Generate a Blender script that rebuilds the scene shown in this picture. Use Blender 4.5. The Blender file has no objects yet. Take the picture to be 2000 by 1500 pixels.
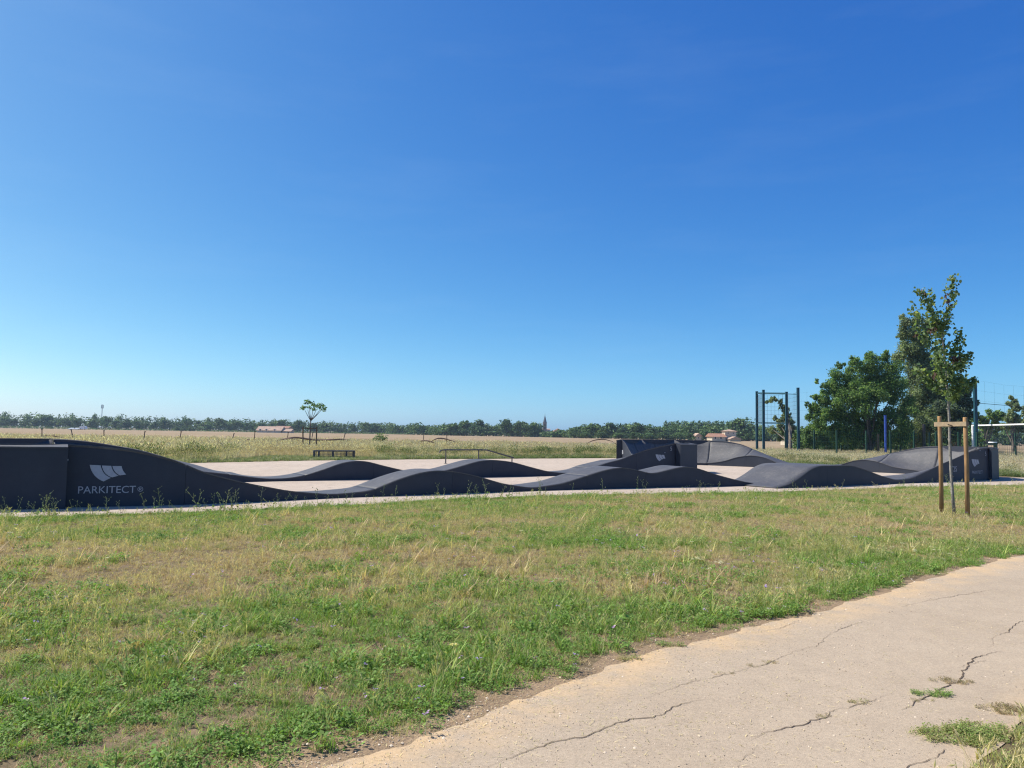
import bpy, bmesh, math, random
import numpy as np
from mathutils import Vector, Matrix

random.seed(7)
rng = np.random.default_rng(11)
scene = bpy.context.scene
COL = scene.collection
PI = math.pi

# ------------------------------------------------------------------ camera
FPX, PITCH, ROLL, CAMH = 1502.0, math.radians(3.69), math.radians(0.9), 1.6
cam_data = bpy.data.cameras.new('camera')
cam = bpy.data.objects.new('camera', cam_data)
COL.objects.link(cam)
cam_data.sensor_fit = 'HORIZONTAL'
cam_data.sensor_width = 36.0
cam_data.lens = FPX / 2000.0 * 36.0
cam_data.clip_start = 0.1
cam_data.clip_end = 12000.0
cam.matrix_world = (Matrix.Translation((0, 0, CAMH)) @ Matrix.Rotation(PI / 2 + PITCH, 4, 'X')
                    @ Matrix.Rotation(ROLL, 4, 'Z'))
scene.camera = cam

# ------------------------------------------------------------------ sky and sun
SUN_EL, SUN_AZ = math.radians(50), math.radians(-76)     # azimuth from +Y, positive to +X
world = bpy.data.worlds.new('World')
scene.world = world
world.use_nodes = True
wn, wl = world.node_tree.nodes, world.node_tree.links
sky = wn.new('ShaderNodeTexSky')
sky.sky_type = 'NISHITA'
sky.sun_disc = False
sky.sun_elevation = SUN_EL
sky.sun_rotation = SUN_AZ
sky.altitude = 100
sky.air_density = 0.5
sky.dust_density = 1.0
sky.ozone_density = 10.0
SKY_STRENGTH = 0.12
bgn = wn['Background']
sep, com = wn.new('ShaderNodeSeparateColor'), wn.new('ShaderNodeCombineColor')
wl.new(sky.outputs[0], sep.inputs[0])
for ch, (g_, k_) in enumerate(((1.53, 2.50), (1.08, 1.46), (0.54, .90))):   # the phone's colour response to a clear sky
    m1, m2, m3 = (wn.new('ShaderNodeMath') for _ in range(3))
    m1.operation, m2.operation, m3.operation = 'MULTIPLY', 'POWER', 'MULTIPLY'
    m1.inputs[1].default_value = SKY_STRENGTH; m2.inputs[1].default_value = g_; m3.inputs[1].default_value = k_ / SKY_STRENGTH
    wl.new(sep.outputs[ch], m1.inputs[0]); wl.new(m1.outputs[0], m2.inputs[0]); wl.new(m2.outputs[0], m3.inputs[0])
    wl.new(m3.outputs[0], com.inputs[ch])
tcw, mpw, nzw, rpw = wn.new('ShaderNodeTexCoord'), wn.new('ShaderNodeMapping'), wn.new('ShaderNodeTexNoise'), wn.new('ShaderNodeValToRGB')
mpw.inputs['Scale'].default_value = (2.2, 2.2, 13.0); mpw.inputs['Rotation'].default_value = (.12, .10, .4)
nzw.inputs['Scale'].default_value = 1.6; nzw.inputs['Detail'].default_value = 6; nzw.inputs['Roughness'].default_value = .6
rpw.color_ramp.elements[0].position = .5; rpw.color_ramp.elements[0].color = (0, 0, 0, 1); rpw.color_ramp.elements[1].position = .8; rpw.color_ramp.elements[1].color = (.028, .028, .028, 1)
wl.new(tcw.outputs['Generated'], mpw.inputs['Vector']); wl.new(mpw.outputs[0], nzw.inputs['Vector']); wl.new(nzw.outputs[0], rpw.inputs['Fac'])
veil = wn.new('ShaderNodeMix'); veil.data_type = 'RGBA'; veil.inputs[7].default_value = (5.6, 6.6, 7.4, 1)     # thin cirrus
wl.new(rpw.outputs[0], veil.inputs[0]); wl.new(com.outputs[0], veil.inputs[6]); wl.new(veil.outputs[2], bgn.inputs['Color'])
bgn.inputs['Strength'].default_value = SKY_STRENGTH
sd = bpy.data.lights.new('sun', 'SUN')
sd.energy = 5.0
sd.angle = math.radians(0.53)
sd.color = (1.0, 0.95, 0.87)
sun = bpy.data.objects.new('sun', sd)
COL.objects.link(sun)
sdir = Vector((math.sin(SUN_AZ) * math.cos(SUN_EL), math.cos(SUN_AZ) * math.cos(SUN_EL), math.sin(SUN_EL)))
sun.rotation_euler = sdir.to_track_quat('Z', 'Y').to_euler()
sun.location = sdir * 60
scene.view_settings.view_transform = 'Standard'
scene.view_settings.look = 'None'
scene.view_settings.exposure = 0.4
scene.view_settings.gamma = 1.0
scene.view_settings.use_curve_mapping = False
scene.cycles.max_bounces = 6
scene.cycles.transparent_max_bounces = 8
scene.cycles.use_denoising = True
scene.cycles.denoiser = 'OPENIMAGEDENOISE'
scene.cycles.denoising_input_passes = 'RGB_ALBEDO_NORMAL'
scene.cycles.denoising_prefilter = 'NONE'
scene.cycles.filter_width = 1.2
scene.cycles.sample_clamp_indirect = 3.0
scene.cycles.sample_clamp_direct = 8.0
world.cycles.sampling_method = 'MANUAL'
world.cycles.sample_map_resolution = 2048

# ------------------------------------------------------------------ photo pixel (2000x1500) <-> place
_F = np.array([0, math.cos(PITCH), math.sin(PITCH)])
_U = np.array([0, -math.sin(PITCH), math.cos(PITCH)])
def ray(px, py):
    du, dv = px - 1000, py - 750
    u = du * math.cos(ROLL) + dv * math.sin(ROLL)
    v = -du * math.sin(ROLL) + dv * math.cos(ROLL)
    return np.array([u, 0, 0]) - v * _U + FPX * _F
def gnd(px, py, z=0.0):
    d = ray(px, py)
    return np.array([0, 0, CAMH]) + (z - CAMH) / d[2] * d
def at(px, py, y):
    d = ray(px, py)
    return np.array([0, 0, CAMH]) + y / d[1] * d
def proj(p):
    q = np.array([p[0], p[1], p[2] - CAMH])
    w = q @ _F
    u, v = q[0] / w * FPX, -(q @ _U) / w * FPX
    return 1000 + u * math.cos(ROLL) - v * math.sin(ROLL), 750 + u * math.sin(ROLL) + v * math.cos(ROLL)

# ------------------------------------------------------------------ helpers
def tag(o, label=None, cat=None, group=None, kind=None):
    if label: o['label'] = label
    if cat: o['category'] = cat
    if group: o['group'] = group
    if kind: o['kind'] = kind
    return o
def empty(name, loc=(0, 0, 0), rz=0.0):
    o = bpy.data.objects.new(name, None)
    o.empty_display_size = 0.2
    o.location = loc
    o.rotation_euler = (0, 0, rz)
    COL.objects.link(o)
    return o
def link(name, me, mat=None, parent=None, smooth=False):
    if mat is not None and not me.materials:
        me.materials.append(mat)
    if smooth:
        me.polygons.foreach_set('use_smooth', [True] * len(me.polygons))
    o = bpy.data.objects.new(name, me)
    COL.objects.link(o)
    if parent is not None:
        o.parent = parent
        o.matrix_parent_inverse = Matrix.Identity(4)
        if parent.type == 'EMPTY' or parent.parent is not None or True:
            pw = wmat(parent)
            o.matrix_parent_inverse = pw.inverted()
    return o
def wmat(o):
    m = o.matrix_basis.copy()
    if o.parent is not None:
        m = wmat(o.parent) @ o.matrix_parent_inverse @ m
    return m
def mesh(name, v, f):
    me = bpy.data.meshes.new(name)
    me.from_pydata([tuple(map(float, p)) for p in v], [], f)
    me.update()
    return me
def mesh_np(name, V, Fq):
    """V (n,3) float, Fq (m,k) int faces of k corners"""
    me = bpy.data.meshes.new(name)
    n, (m, k) = len(V), Fq.shape
    me.vertices.add(n)
    me.vertices.foreach_set('co', np.asarray(V, np.float32).ravel())
    me.loops.add(m * k)
    me.loops.foreach_set('vertex_index', np.asarray(Fq, np.int32).ravel())
    me.polygons.add(m)
    me.polygons.foreach_set('loop_start', np.arange(0, m * k, k, dtype=np.int32))
    me.polygons.foreach_set('loop_total', np.full(m, k, np.int32))
    me.update(calc_edges=True)
    return me
class MB:
    def __init__(s): s.v, s.f = [], []
    def add(s, v, f):
        o = len(s.v)
        s.v += [tuple(p) for p in v]
        s.f += [tuple(i + o for i in q) for q in f]
        return s
    def box(s, c, d, rz=0.0, M=None):
        x, y, z = d[0] / 2, d[1] / 2, d[2] / 2
        P = [Vector((a * x, b * y, e * z)) for a, b, e in ((-1,-1,-1),(1,-1,-1),(1,1,-1),(-1,1,-1),(-1,-1,1),(1,-1,1),(1,1,1),(-1,1,1))]
        R = M if M is not None else Matrix.Rotation(rz, 3, 'Z')
        return s.add([R @ p + Vector(c) for p in P], [(0,3,2,1),(4,5,6,7),(0,1,5,4),(1,2,6,5),(2,3,7,6),(3,0,4,7)])
    def tube(s, pts, r, n=8, cap=True):
        pts = [Vector(p) for p in pts]
        if not hasattr(r, '__len__'): r = [r] * len(pts)
        o = len(s.v); ref = None
        for i, p in enumerate(pts):
            t = (pts[min(i + 1, len(pts) - 1)] - pts[max(i - 1, 0)]).normalized()
            if ref is None:
                ref = Vector((0, 0, 1)) if abs(t.z) < .9 else Vector((1, 0, 0))
            a = (ref - t * ref.dot(t)).normalized(); b = t.cross(a); ref = a
            for k in range(n):
                w = 2 * PI * k / n
                s.v.append(tuple(p + (a * math.cos(w) + b * math.sin(w)) * r[i]))
        for i in range(len(pts) - 1):
            for k in range(n):
                q = o + i * n; k2 = (k + 1) % n
                s.f.append((q + k, q + k2, q + n + k2, q + n + k))
        if cap:
            s.f.append(tuple(o + k for k in reversed(range(n))))
            s.f.append(tuple(o + (len(pts) - 1) * n + k for k in range(n)))
        return s
    def bar(s, a, b, w, h):
        a, b = Vector(a), Vector(b); t = (b - a); L = t.length; t.normalize()
        up = Vector((0, 0, 1)) if abs(t.z) < .95 else Vector((0, 1, 0))
        sd_ = t.cross(up).normalized(); u2 = sd_.cross(t)
        M = Matrix((t, sd_, u2)).transposed()
        return s.box((a + b) / 2, (L, w, h), M=M)
    def mesh(s, name): return mesh(name, s.v, s.f)
    def build(s, name, mat, parent=None, smooth=False): return link(name, s.mesh(name), mat, parent, smooth)

# ------------------------------------------------------------------ materials
def new_mat(name):
    m = bpy.data.materials.new(name); m.use_nodes = True
    nt = m.node_tree
    return m, nt.nodes, nt.links, nt.nodes['Principled BSDF']
def rgb(c): return (c[0], c[1], c[2], 1.0)
def noise(N, L, scale, detail=4, rough=.55, coord=None, vec='Object', dims=None):
    t = N.new('ShaderNodeTexNoise'); t.inputs['Scale'].default_value = scale
    t.inputs['Detail'].default_value = detail; t.inputs['Roughness'].default_value = rough
    if coord is None:
        c = N.new('ShaderNodeNewGeometry'); L.new(c.outputs['Position'], t.inputs['Vector'])
    else: L.new(coord, t.inputs['Vector'])
    return t
def ramp(N, L, fac, stops):
    r = N.new('ShaderNodeValToRGB'); e = r.color_ramp.elements
    while len(e) < len(stops): e.new(0.5)
    for i, (p, c) in enumerate(stops):
        e[i].position = p; e[i].color = rgb(c)
    L.new(fac, r.inputs['Fac'])
    return r
def mixc(N, L, fac, a, b, mode='MIX'):
    m = N.new('ShaderNodeMix'); m.data_type = 'RGBA'; m.blend_type = mode
    for sock, v in ((m.inputs[0], fac), (m.inputs[6], a), (m.inputs[7], b)):
        if hasattr(v, 'is_linked') or hasattr(v, 'links'): L.new(v, sock)
        elif isinstance(v, (int, float)): sock.default_value = v
        else: sock.default_value = rgb(v)
    return m.outputs[2]
def bump(N, L, h, strength, dist, bs):
    b = N.new('ShaderNodeBump'); b.inputs['Strength'].default_value = strength
    b.inputs['Distance'].default_value = dist
    L.new(h, b.inputs['Height']); L.new(b.outputs[0], bs.inputs['Normal'])
def simple(name, c1, c2=None, scale=8, rough=.7, spec=.3, metal=0, bmp=0.0, bscale=60, bdist=.004):
    m, N, L, B = new_mat(name)
    c2 = c2 or tuple(x * .8 for x in c1)
    t = noise(N, L, scale)
    r = ramp(N, L, t.outputs[0], [(.35, c1), (.65, c2)])
    L.new(r.outputs[0], B.inputs['Base Color'])
    B.inputs['Roughness'].default_value = rough
    B.inputs['Specular IOR Level'].default_value = spec
    B.inputs['Metallic'].default_value = metal
    if bmp:
        t2 = noise(N, L, bscale, 3); bump(N, L, t2.outputs[0], bmp, bdist, B)
    return m

def mat_ground():
    m, N, L, B = new_mat('soil and stubble')
    a = noise(N, L, .9, 6, .6); b = noise(N, L, 14, 5, .7)
    r1 = ramp(N, L, a.outputs[0], [(.3, (.125, .10, .06)), (.5, (.17, .135, .085)), (.7, (.215, .165, .11))])
    r2 = ramp(N, L, b.outputs[0], [(.3, (.55, .55, .5)), (.6, (1.1, 1.05, 1))])
    L.new(mixc(N, L, 1.0, r1.outputs[0], r2.outputs[0], 'MULTIPLY'), B.inputs['Base Color'])
    B.inputs['Roughness'].default_value = .95; B.inputs['Specular IOR Level'].default_value = .1
    bump(N, L, b.outputs[0], .8, .02, B)
    return m
def mat_slab():
    m, N, L, B = new_mat('pale pink concrete')
    a = noise(N, L, .35, 6, .65); b = noise(N, L, 45, 4, .7); c = noise(N, L, 3.5, 5, .65)
    r = ramp(N, L, a.outputs[0], [(.3, (.42, .345, .27)), (.7, (.49, .41, .33))])
    s = ramp(N, L, c.outputs[0], [(.3, (.74, .74, .76)), (.5, (1.0, 1.0, 1.0)), (.7, (1.08, 1.07, 1.05))])
    q = ramp(N, L, b.outputs[0], [(.3, (.8, .8, .8)), (.7, (1.12, 1.12, 1.12))])
    c1 = mixc(N, L, 1.0, r.outputs[0], s.outputs[0], 'MULTIPLY')
    L.new(mixc(N, L, 1.0, c1, q.outputs[0], 'MULTIPLY'), B.inputs['Base Color'])
    B.inputs['Roughness'].default_value = .9; B.inputs['Specular IOR Level'].default_value = .08
    bump(N, L, b.outputs[0], .3, .004, B)
    return m
def mat_path():
    m, N, L, B = new_mat('sanded asphalt path')
    geo = N.new('ShaderNodeNewGeometry')
    a = noise(N, L, .8, 6, .65); b = noise(N, L, 170, 3, .8); c = noise(N, L, 6, 6, .7); d = noise(N, L, 55, 3, .7)
    r = ramp(N, L, a.outputs[0], [(.3, (.395, .315, .225)), (.7, (.445, .36, .262))])
    s = ramp(N, L, c.outputs[0], [(.3, (.92, .92, .925)), (.6, (1.02, 1.02, 1.01))])
    q = ramp(N, L, b.outputs[0], [(.3, (.42, .40, .38)), (.42, (.92, .92, .92)), (.58, (1.0, 1.0, 1.0)), (.72, (1.45, 1.45, 1.45))])
    q2 = ramp(N, L, d.outputs[0], [(.3, (.85, .85, .85)), (.7, (1.1, 1.1, 1.1))])
    c1 = mixc(N, L, 1.0, r.outputs[0], s.outputs[0], 'MULTIPLY')
    c2 = mixc(N, L, 1.0, c1, q.outputs[0], 'MULTIPLY')
    c2 = mixc(N, L, 1.0, c2, q2.outputs[0], 'MULTIPLY')
    at_ = N.new('ShaderNodeAttribute'); at_.attribute_name = 'sand'
    mul = N.new('ShaderNodeMath'); mul.operation = 'MULTIPLY'
    nz = noise(N, L, 2.6, 6, .7)
    rr = ramp(N, L, nz.outputs[0], [(.36, (0, 0, 0)), (.6, (1, 1, 1))])
    L.new(at_.outputs['Fac'], mul.inputs[0]); L.new(rr.outputs[0], mul.inputs[1])
    sand = mixc(N, L, 1.0, (.55, .39, .22), q2.outputs[0], 'MULTIPLY')
    L.new(mixc(N, L, mul.outputs[0], c2, sand), B.inputs['Base Color'])
    B.inputs['Roughness'].default_value = .92; B.inputs['Specular IOR Level'].default_value = .15
    bump(N, L, b.outputs[0], .55, .004, B)
    return m
def mat_field():
    m, N, L, B = new_mat('ripe wheat field')
    a = noise(N, L, .02, 5, .6); b = noise(N, L, .5, 6, .75)
    mp = N.new('ShaderNodeMapping'); g = N.new('ShaderNodeNewGeometry')
    mp.inputs['Scale'].default_value = (.02, .35, 1)
    L.new(g.outputs['Position'], mp.inputs['Vector'])
    st = noise(N, L, 1.0, 3, .5, coord=mp.outputs[0])
    r = ramp(N, L, a.outputs[0], [(.3, (.30, .225, .145)), (.7, (.365, .285, .195))])
    s = ramp(N, L, b.outputs[0], [(.3, (.7, .7, .66)), (.7, (1.12, 1.12, 1.1))])
    t = ramp(N, L, st.outputs[0], [(.35, (.9, .86, .8)), (.6, (1.05, 1.05, 1.05))])
    c1 = mixc(N, L, 1.0, r.outputs[0], s.outputs[0], 'MULTIPLY')
    L.new(mixc(N, L, 1.0, c1, t.outputs[0], 'MULTIPLY'), B.inputs['Base Color'])
    B.inputs['Roughness'].default_value = 1; B.inputs['Specular IOR Level'].default_value = .05
    bump(N, L, b.outputs[0], 1, .25, B)
    return m
def mat_track():
    m, N, L, B = new_mat('anthracite coated track deck')
    a = noise(N, L, 1.3, 5, .65); b = noise(N, L, 130, 2, .6); c = noise(N, L, 9, 5, .7)
    r = ramp(N, L, a.outputs[0], [(.25, (.064, .065, .071)), (.5, (.080, .080, .086)), (.75, (.112, .109, .108))])
    s = ramp(N, L, c.outputs[0], [(.35, (.86, .86, .86)), (.65, (1.1, 1.1, 1.08))])
    c1 = mixc(N, L, 1.0, r.outputs[0], s.outputs[0], 'MULTIPLY')
    q = ramp(N, L, b.outputs[0], [(.3, (.84, .84, .84)), (.7, (1.14, 1.14, 1.14))])
    sc1 = noise(N, L, 4.5, 8, .8); sm = ramp(N, L, sc1.outputs[0], [(.54, (0, 0, 0)), (.66, (.5, .5, .5))])
    L.new(mixc(N, L, sm.outputs[0], mixc(N, L, 1.0, c1, q.outputs[0], 'MULTIPLY'), (.15, .14, .13)), B.inputs['Base Color'])
    B.inputs['Roughness'].default_value = .6; B.inputs['Specular IOR Level'].default_value = .35
    bump(N, L, b.outputs[0], .25, .002, B)
    return m
def mat_side():
    m, N, L, B = new_mat('dark grained side board')
    a = noise(N, L, 2.2, 5, .6); b = noise(N, L, 55, 4, .75)
    r = ramp(N, L, a.outputs[0], [(.3, (.025, .030, .044)), (.7, (.033, .039, .055))])
    q = ramp(N, L, b.outputs[0], [(.3, (.88, .88, .88)), (.72, (1.12, 1.12, 1.12))])
    L.new(mixc(N, L, 1.0, r.outputs[0], q.outputs[0], 'MULTIPLY'), B.inputs['Base Color'])
    B.inputs['Roughness'].default_value = .6; B.inputs['Specular IOR Level'].default_value = .35
    bump(N, L, b.outputs[0], .12, .002, B)
    return m
M = {}
M['ground'] = mat_ground(); M['slab'] = mat_slab(); M['path'] = mat_path(); M['field'] = mat_field()
M['deck'] = mat_track(); M['side'] = mat_side()
M['print'] = simple('pale grey print', (.42, .43, .46), (.36, .37, .40), 20, .6, .3)
M['soil'] = simple('bare brown soil', (.21, .15, .092), (.30, .215, .135), 3.0, .95, .1, bmp=.8, bscale=40, bdist=.02)
M['crack'] = simple('crack soil', (.085, .065, .05), (.14, .105, .075), 30, .95, .1)

# ------------------------------------------------------------------ ground, field, slab, path
def poly_sheet(name, pts, z, mat, kind='structure', label=None, cat=None):
    bm = bmesh.new()
    vs = [bm.verts.new((p[0], p[1], z)) for p in pts]
    bm.faces.new(vs)
    bmesh.ops.triangulate(bm, faces=bm.faces[:])
    me = bpy.data.meshes.new(name); bm.to_mesh(me); bm.free()
    o = link(name, me, mat); o['kind'] = kind
    if me.polygons and me.polygons[0].normal.z < 0: me.flip_normals()
    return o
gsize = 5000
poly_sheet('ground', [(-gsize, -60), (gsize, -60), (gsize, gsize), (-gsize, gsize)], 0.0, M['ground'])
poly_sheet('field', [(-420, 84), (-140, 74), (-20, 76), (40, 92), (190, 190), (420, 330), (420, 470), (120, 480), (-20, 560), (-420, 640)], 0.006, M['field'])

def catmull(P, n=12):
    P = [np.array(p, float) for p in P]
    Q = [2 * P[0] - P[1]] + P + [2 * P[-1] - P[-2]]
    out = []
    for i in range(1, len(Q) - 2):
        for k in range(n):
            t = k / n
            out.append(.5 * (2 * Q[i] + (Q[i+1] - Q[i-1]) * t + (2*Q[i-1] - 5*Q[i] + 4*Q[i+1] - Q[i+2]) * t*t
                             + (3*Q[i] - Q[i-1] - 3*Q[i+1] + Q[i+2]) * t**3))
    out.append(P[-1])
    return np.array(out)
def wob(pts, amp, freq, seed):
    r = np.random.default_rng(seed); ph = r.uniform(0, 6.28, 5); out = []
    s = 0; prev = pts[0]
    for p in pts:
        s += np.linalg.norm(p - prev); prev = p
        a = sum(math.sin(s * freq * (1.0 + 1.7 * k) + ph[k]) / (1 + k * .8) for k in range(5))
        out.append(p + np.array([-.5, .86]) * a * amp)
    return np.array(out)

# pale slab the track stands on
SLAB_FRONT = [(-22, 11.2), (-14, 12.4), (-9.2, 13.45), (-6.8, 14.35), (-4.2, 16.2), (0.25, 19.6), (4.1, 21.4), (7.8, 22.8), (13, 25.8), (18.9, 28.4), (27, 30.6), (40, 33)]
SLAB_BACK = [(40, 36.4), (24, 33.9), (21.8, 34.3), (22.0, 37.4), (17.5, 42.2), (12.3, 47.2), (6.9, 53.5), (-4.2, 46.2), (-10.7, 40.7), (-14.8, 35.6), (-22, 29.5)]
sf = wob(catmull(SLAB_FRONT, 10), .05, 2.1, 3)
poly_sheet('pavement', list(sf) + SLAB_BACK, 0.010, M['slab'])

# near path: left (grass) edge and right edge, built as a grid so that sand can lie on its margin
PATH_L = [gnd(*p)[:2] for p in [(420, 1600), (650, 1500), (850, 1430), (985, 1385), (1190, 1303), (1430, 1236), (1620, 1190), (1860, 1118), (2010, 1083), (2250, 1040)]]
PATH_L = [np.array([-2.6, 2.2])] + PATH_L
PATH_R = [(.9, .6), (1.35, 2.6), (1.9, 3.5), (2.45, 4.05), (2.95, 4.5), (3.6, 5.1), (4.6, 5.9), (5.9, 6.9), (7.6, 8.2), (9.6, 9.6), (13, 11.6)]
pl = wob(wob(catmull(PATH_L, 34), .026, 4.2, 5), .006, 17, 6)
pr = wob(catmull(PATH_R, 14), .018, 2.2, 8)
pr = np.c_[np.interp(np.linspace(0, 1, len(pl)), np.linspace(0, 1, len(pr)), pr[:, 0]), np.interp(np.linspace(0, 1, len(pl)), np.linspace(0, 1, len(pr)), pr[:, 1])]
n = min(len(pl), len(pr)); NC = 26
V = np.zeros((n, NC, 3)); sand = np.zeros((n, NC))
for i in range(n):
    for j in range(NC):
        t = (j / (NC - 1)) ** 1.5
        p = pl[i] * (1 - t) + pr[i] * t
        V[i, j] = (p[0], p[1], .0050)
        dl = np.linalg.norm(p - pl[i]); dr = np.linalg.norm(p - pr[i])
        sand[i, j] = max(0, 1 - dl / .55) ** .8 + .6 * max(0, 1 - dr / .3)
Fq = np.array([(i * NC + j, i * NC + j + 1, (i + 1) * NC + j + 1, (i + 1) * NC + j) for i in range(n - 1) for j in range(NC - 1)])
me = mesh_np('path', V.reshape(-1, 3), Fq)
if me.polygons[0].normal.z < 0: me.flip_normals()
at_ = me.attributes.new('sand', 'FLOAT', 'POINT'); at_.data.foreach_set('value', np.clip(sand, 0, 1).ravel().astype(np.float32))
path = link('path', me, M['path']); path['kind'] = 'structure'
# bare soil along the grass edge of the path
v, f = [], []
for i in range(n):
    t_ = (pl[min(i + 1, n - 1)] - pl[max(i - 1, 0)]); t_ /= np.linalg.norm(t_)
    nn = np.array([-t_[1], t_[0]])
    w_ = .25 + .18 * max(0, 1 - i / 170) + .11 * math.sin(i * .33) + .1 * math.sin(i * .13 + 1)
    for q, zq in ((-.08, .0032), (.06, .0030), (w_ * .6, .0024), (w_, .0014)):
        p = pl[i] + nn * q
        v.append((p[0], p[1], zq + .0002 * math.sin(i * 2.3)))
    if i:
        for k in range(3):
            f.append((4 * i - 4 + k, 4 * i + k, 4 * i + k + 1, 4 * i - 3 + k))
me = mesh('dirt_edge', v, f)
if me.polygons[0].normal.z < 0: me.flip_normals()
link('dirt_edge', me, M['soil'])['kind'] = 'structure'

# cracks in the path: narrow soil-filled openings with ragged width
CRACKS = [
    ([(945,1500),(975,1485),(1000,1478),(1032,1463),(1065,1450),(1112,1440),(1150,1432),(1180,1420),(1240,1402),(1290,1395),(1310,1380),(1350,1368),(1392,1361)], 4.2),
    ([(1262,1360),(1325,1338),(1370,1325),(1420,1315),(1460,1303),(1490,1297),(1520,1285),(1545,1272),(1590,1262),(1610,1245),(1620,1235),(1650,1225),(1690,1212)], 5.0),
    ([(1460,1445),(1500,1427),(1560,1415),(1610,1400),(1620,1388),(1680,1373),(1720,1362),(1750,1350)], 5.0),
    ([(1760,1385),(1800,1365),(1835,1345),(1870,1330),(1880,1310),(1890,1300),(1900,1285),(1930,1275),(1955,1270)], 6.0),
    ([(1870,1302),(1900,1295),(1925,1288)], 3.0),
    ([(1935,1262),(1945,1240),(1970,1232),(2005,1208),(2040,1190)], 5.0),
    ([(1440,1485),(1470,1470),(1488,1455)], 3.2),
    ([(1760,1505),(1800,1487),(1825,1478),(1850,1460)], 6.0),
    ([(1750,1185),(1810,1172),(1880,1160),(1950,1150)], 3.0),
    ([(1490,1232),(1530,1224),(1560,1212)], 2.2),
]
for ci, (pp, wmm) in enumerate(CRACKS):
    P = np.array([gnd(*p, z=.013)[:2] for p in pp]); r = np.random.default_rng(50 + ci)
    Q = [P[0]]
    for a, b in zip(P, P[1:]):
        k = max(3, int(np.linalg.norm(b - a) / .025)); d = (b - a); nn = np.array([-d[1], d[0]]) / np.linalg.norm(d); w = 0
        for t in range(1, k + 1):
            w = w * .75 + r.normal(0, .006)
            Q.append(a + d * t / k + nn * (w if t < k else w * .4))
    v, f = [], []; N_ = len(Q); ww = 1.0
    for i, q in enumerate(Q):
        d = Q[min(i + 1, N_ - 1)] - Q[max(i - 1, 0)]; nn = np.array([-d[1], d[0]]) / (np.linalg.norm(d) + 1e-9)
        ww = np.clip(ww + r.normal(0, .22), .3, 2.0)
        w = wmm * .00045 * ww * min(1, 4 * i / N_ + .12, 4 * (N_ - 1 - i) / N_ + .12)
        v += [(*(q + nn * w), 0.0085), (*(q - nn * w), 0.0085)]
        if i: f.append((2 * i - 2, 2 * i - 1, 2 * i + 1, 2 * i))
    link('crack', mesh('crack', v, f), M['crack'], path)

# ------------------------------------------------------------------ pump track
def arc(c, R, a0, a1, step=.15):
    k = max(4, int(abs(math.radians(a1 - a0)) * R / step))
    return np.array([(c[0] + R * math.cos(math.radians(a0 + (a1 - a0) * i / k)), c[1] + R * math.sin(math.radians(a0 + (a1 - a0) * i / k))) for i in range(k + 1)])
def resample(P, step=.12):
    P = np.asarray(P, float); s = np.r_[0, np.cumsum(np.linalg.norm(np.diff(P, axis=0), axis=1))]
    k = max(2, int(s[-1] / step)); t = np.linspace(0, s[-1], k + 1)
    return np.c_[np.interp(t, s, P[:, 0]), np.interp(t, s, P[:, 1])], t
def normals_left(P):
    T = np.gradient(P, axis=0); T /= np.linalg.norm(T, axis=1)[:, None]
    return np.c_[-T[:, 1], T[:, 0]]
def z_from_px(P, s, pxs):
    """heights on an edge polyline from photo pixels of its silhouette"""
    proj_x = np.array([proj((p[0], p[1], .6))[0] for p in P]); out = []
    for px, py in pxs:
        i = int(np.argmin(abs(proj_x - px))); i = min(max(i, 1), len(P) - 2)
        a, b = P[i - 1], P[i + 1]; d = ray(px, py)
        nx, ny = -(b[1] - a[1]), b[0] - a[0]
        t = (nx * a[0] + ny * a[1]) / (nx * d[0] + ny * d[1])
        q = d * t; j = int(np.argmin(np.hypot(P[:, 0] - q[0], P[:, 1] - q[1])))
        out.append((s[j], CAMH + q[2]))
    return out
def zprof(s, knots, sig=.16):
    knots = sorted(knots); ks, kz = [k[0] for k in knots], [k[1] for k in knots]
    g = np.linspace(s[0] - 1, s[-1] + 1, int((s[-1] - s[0] + 2) / .03)); z = np.interp(g, ks, kz)
    w = np.exp(-.5 * (np.arange(-20, 21) * .03 / sig) ** 2); w /= w.sum()
    z = np.convolve(np.pad(z, 20, mode='edge'), w, 'valid')
    return np.interp(s, g, z)

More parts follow.
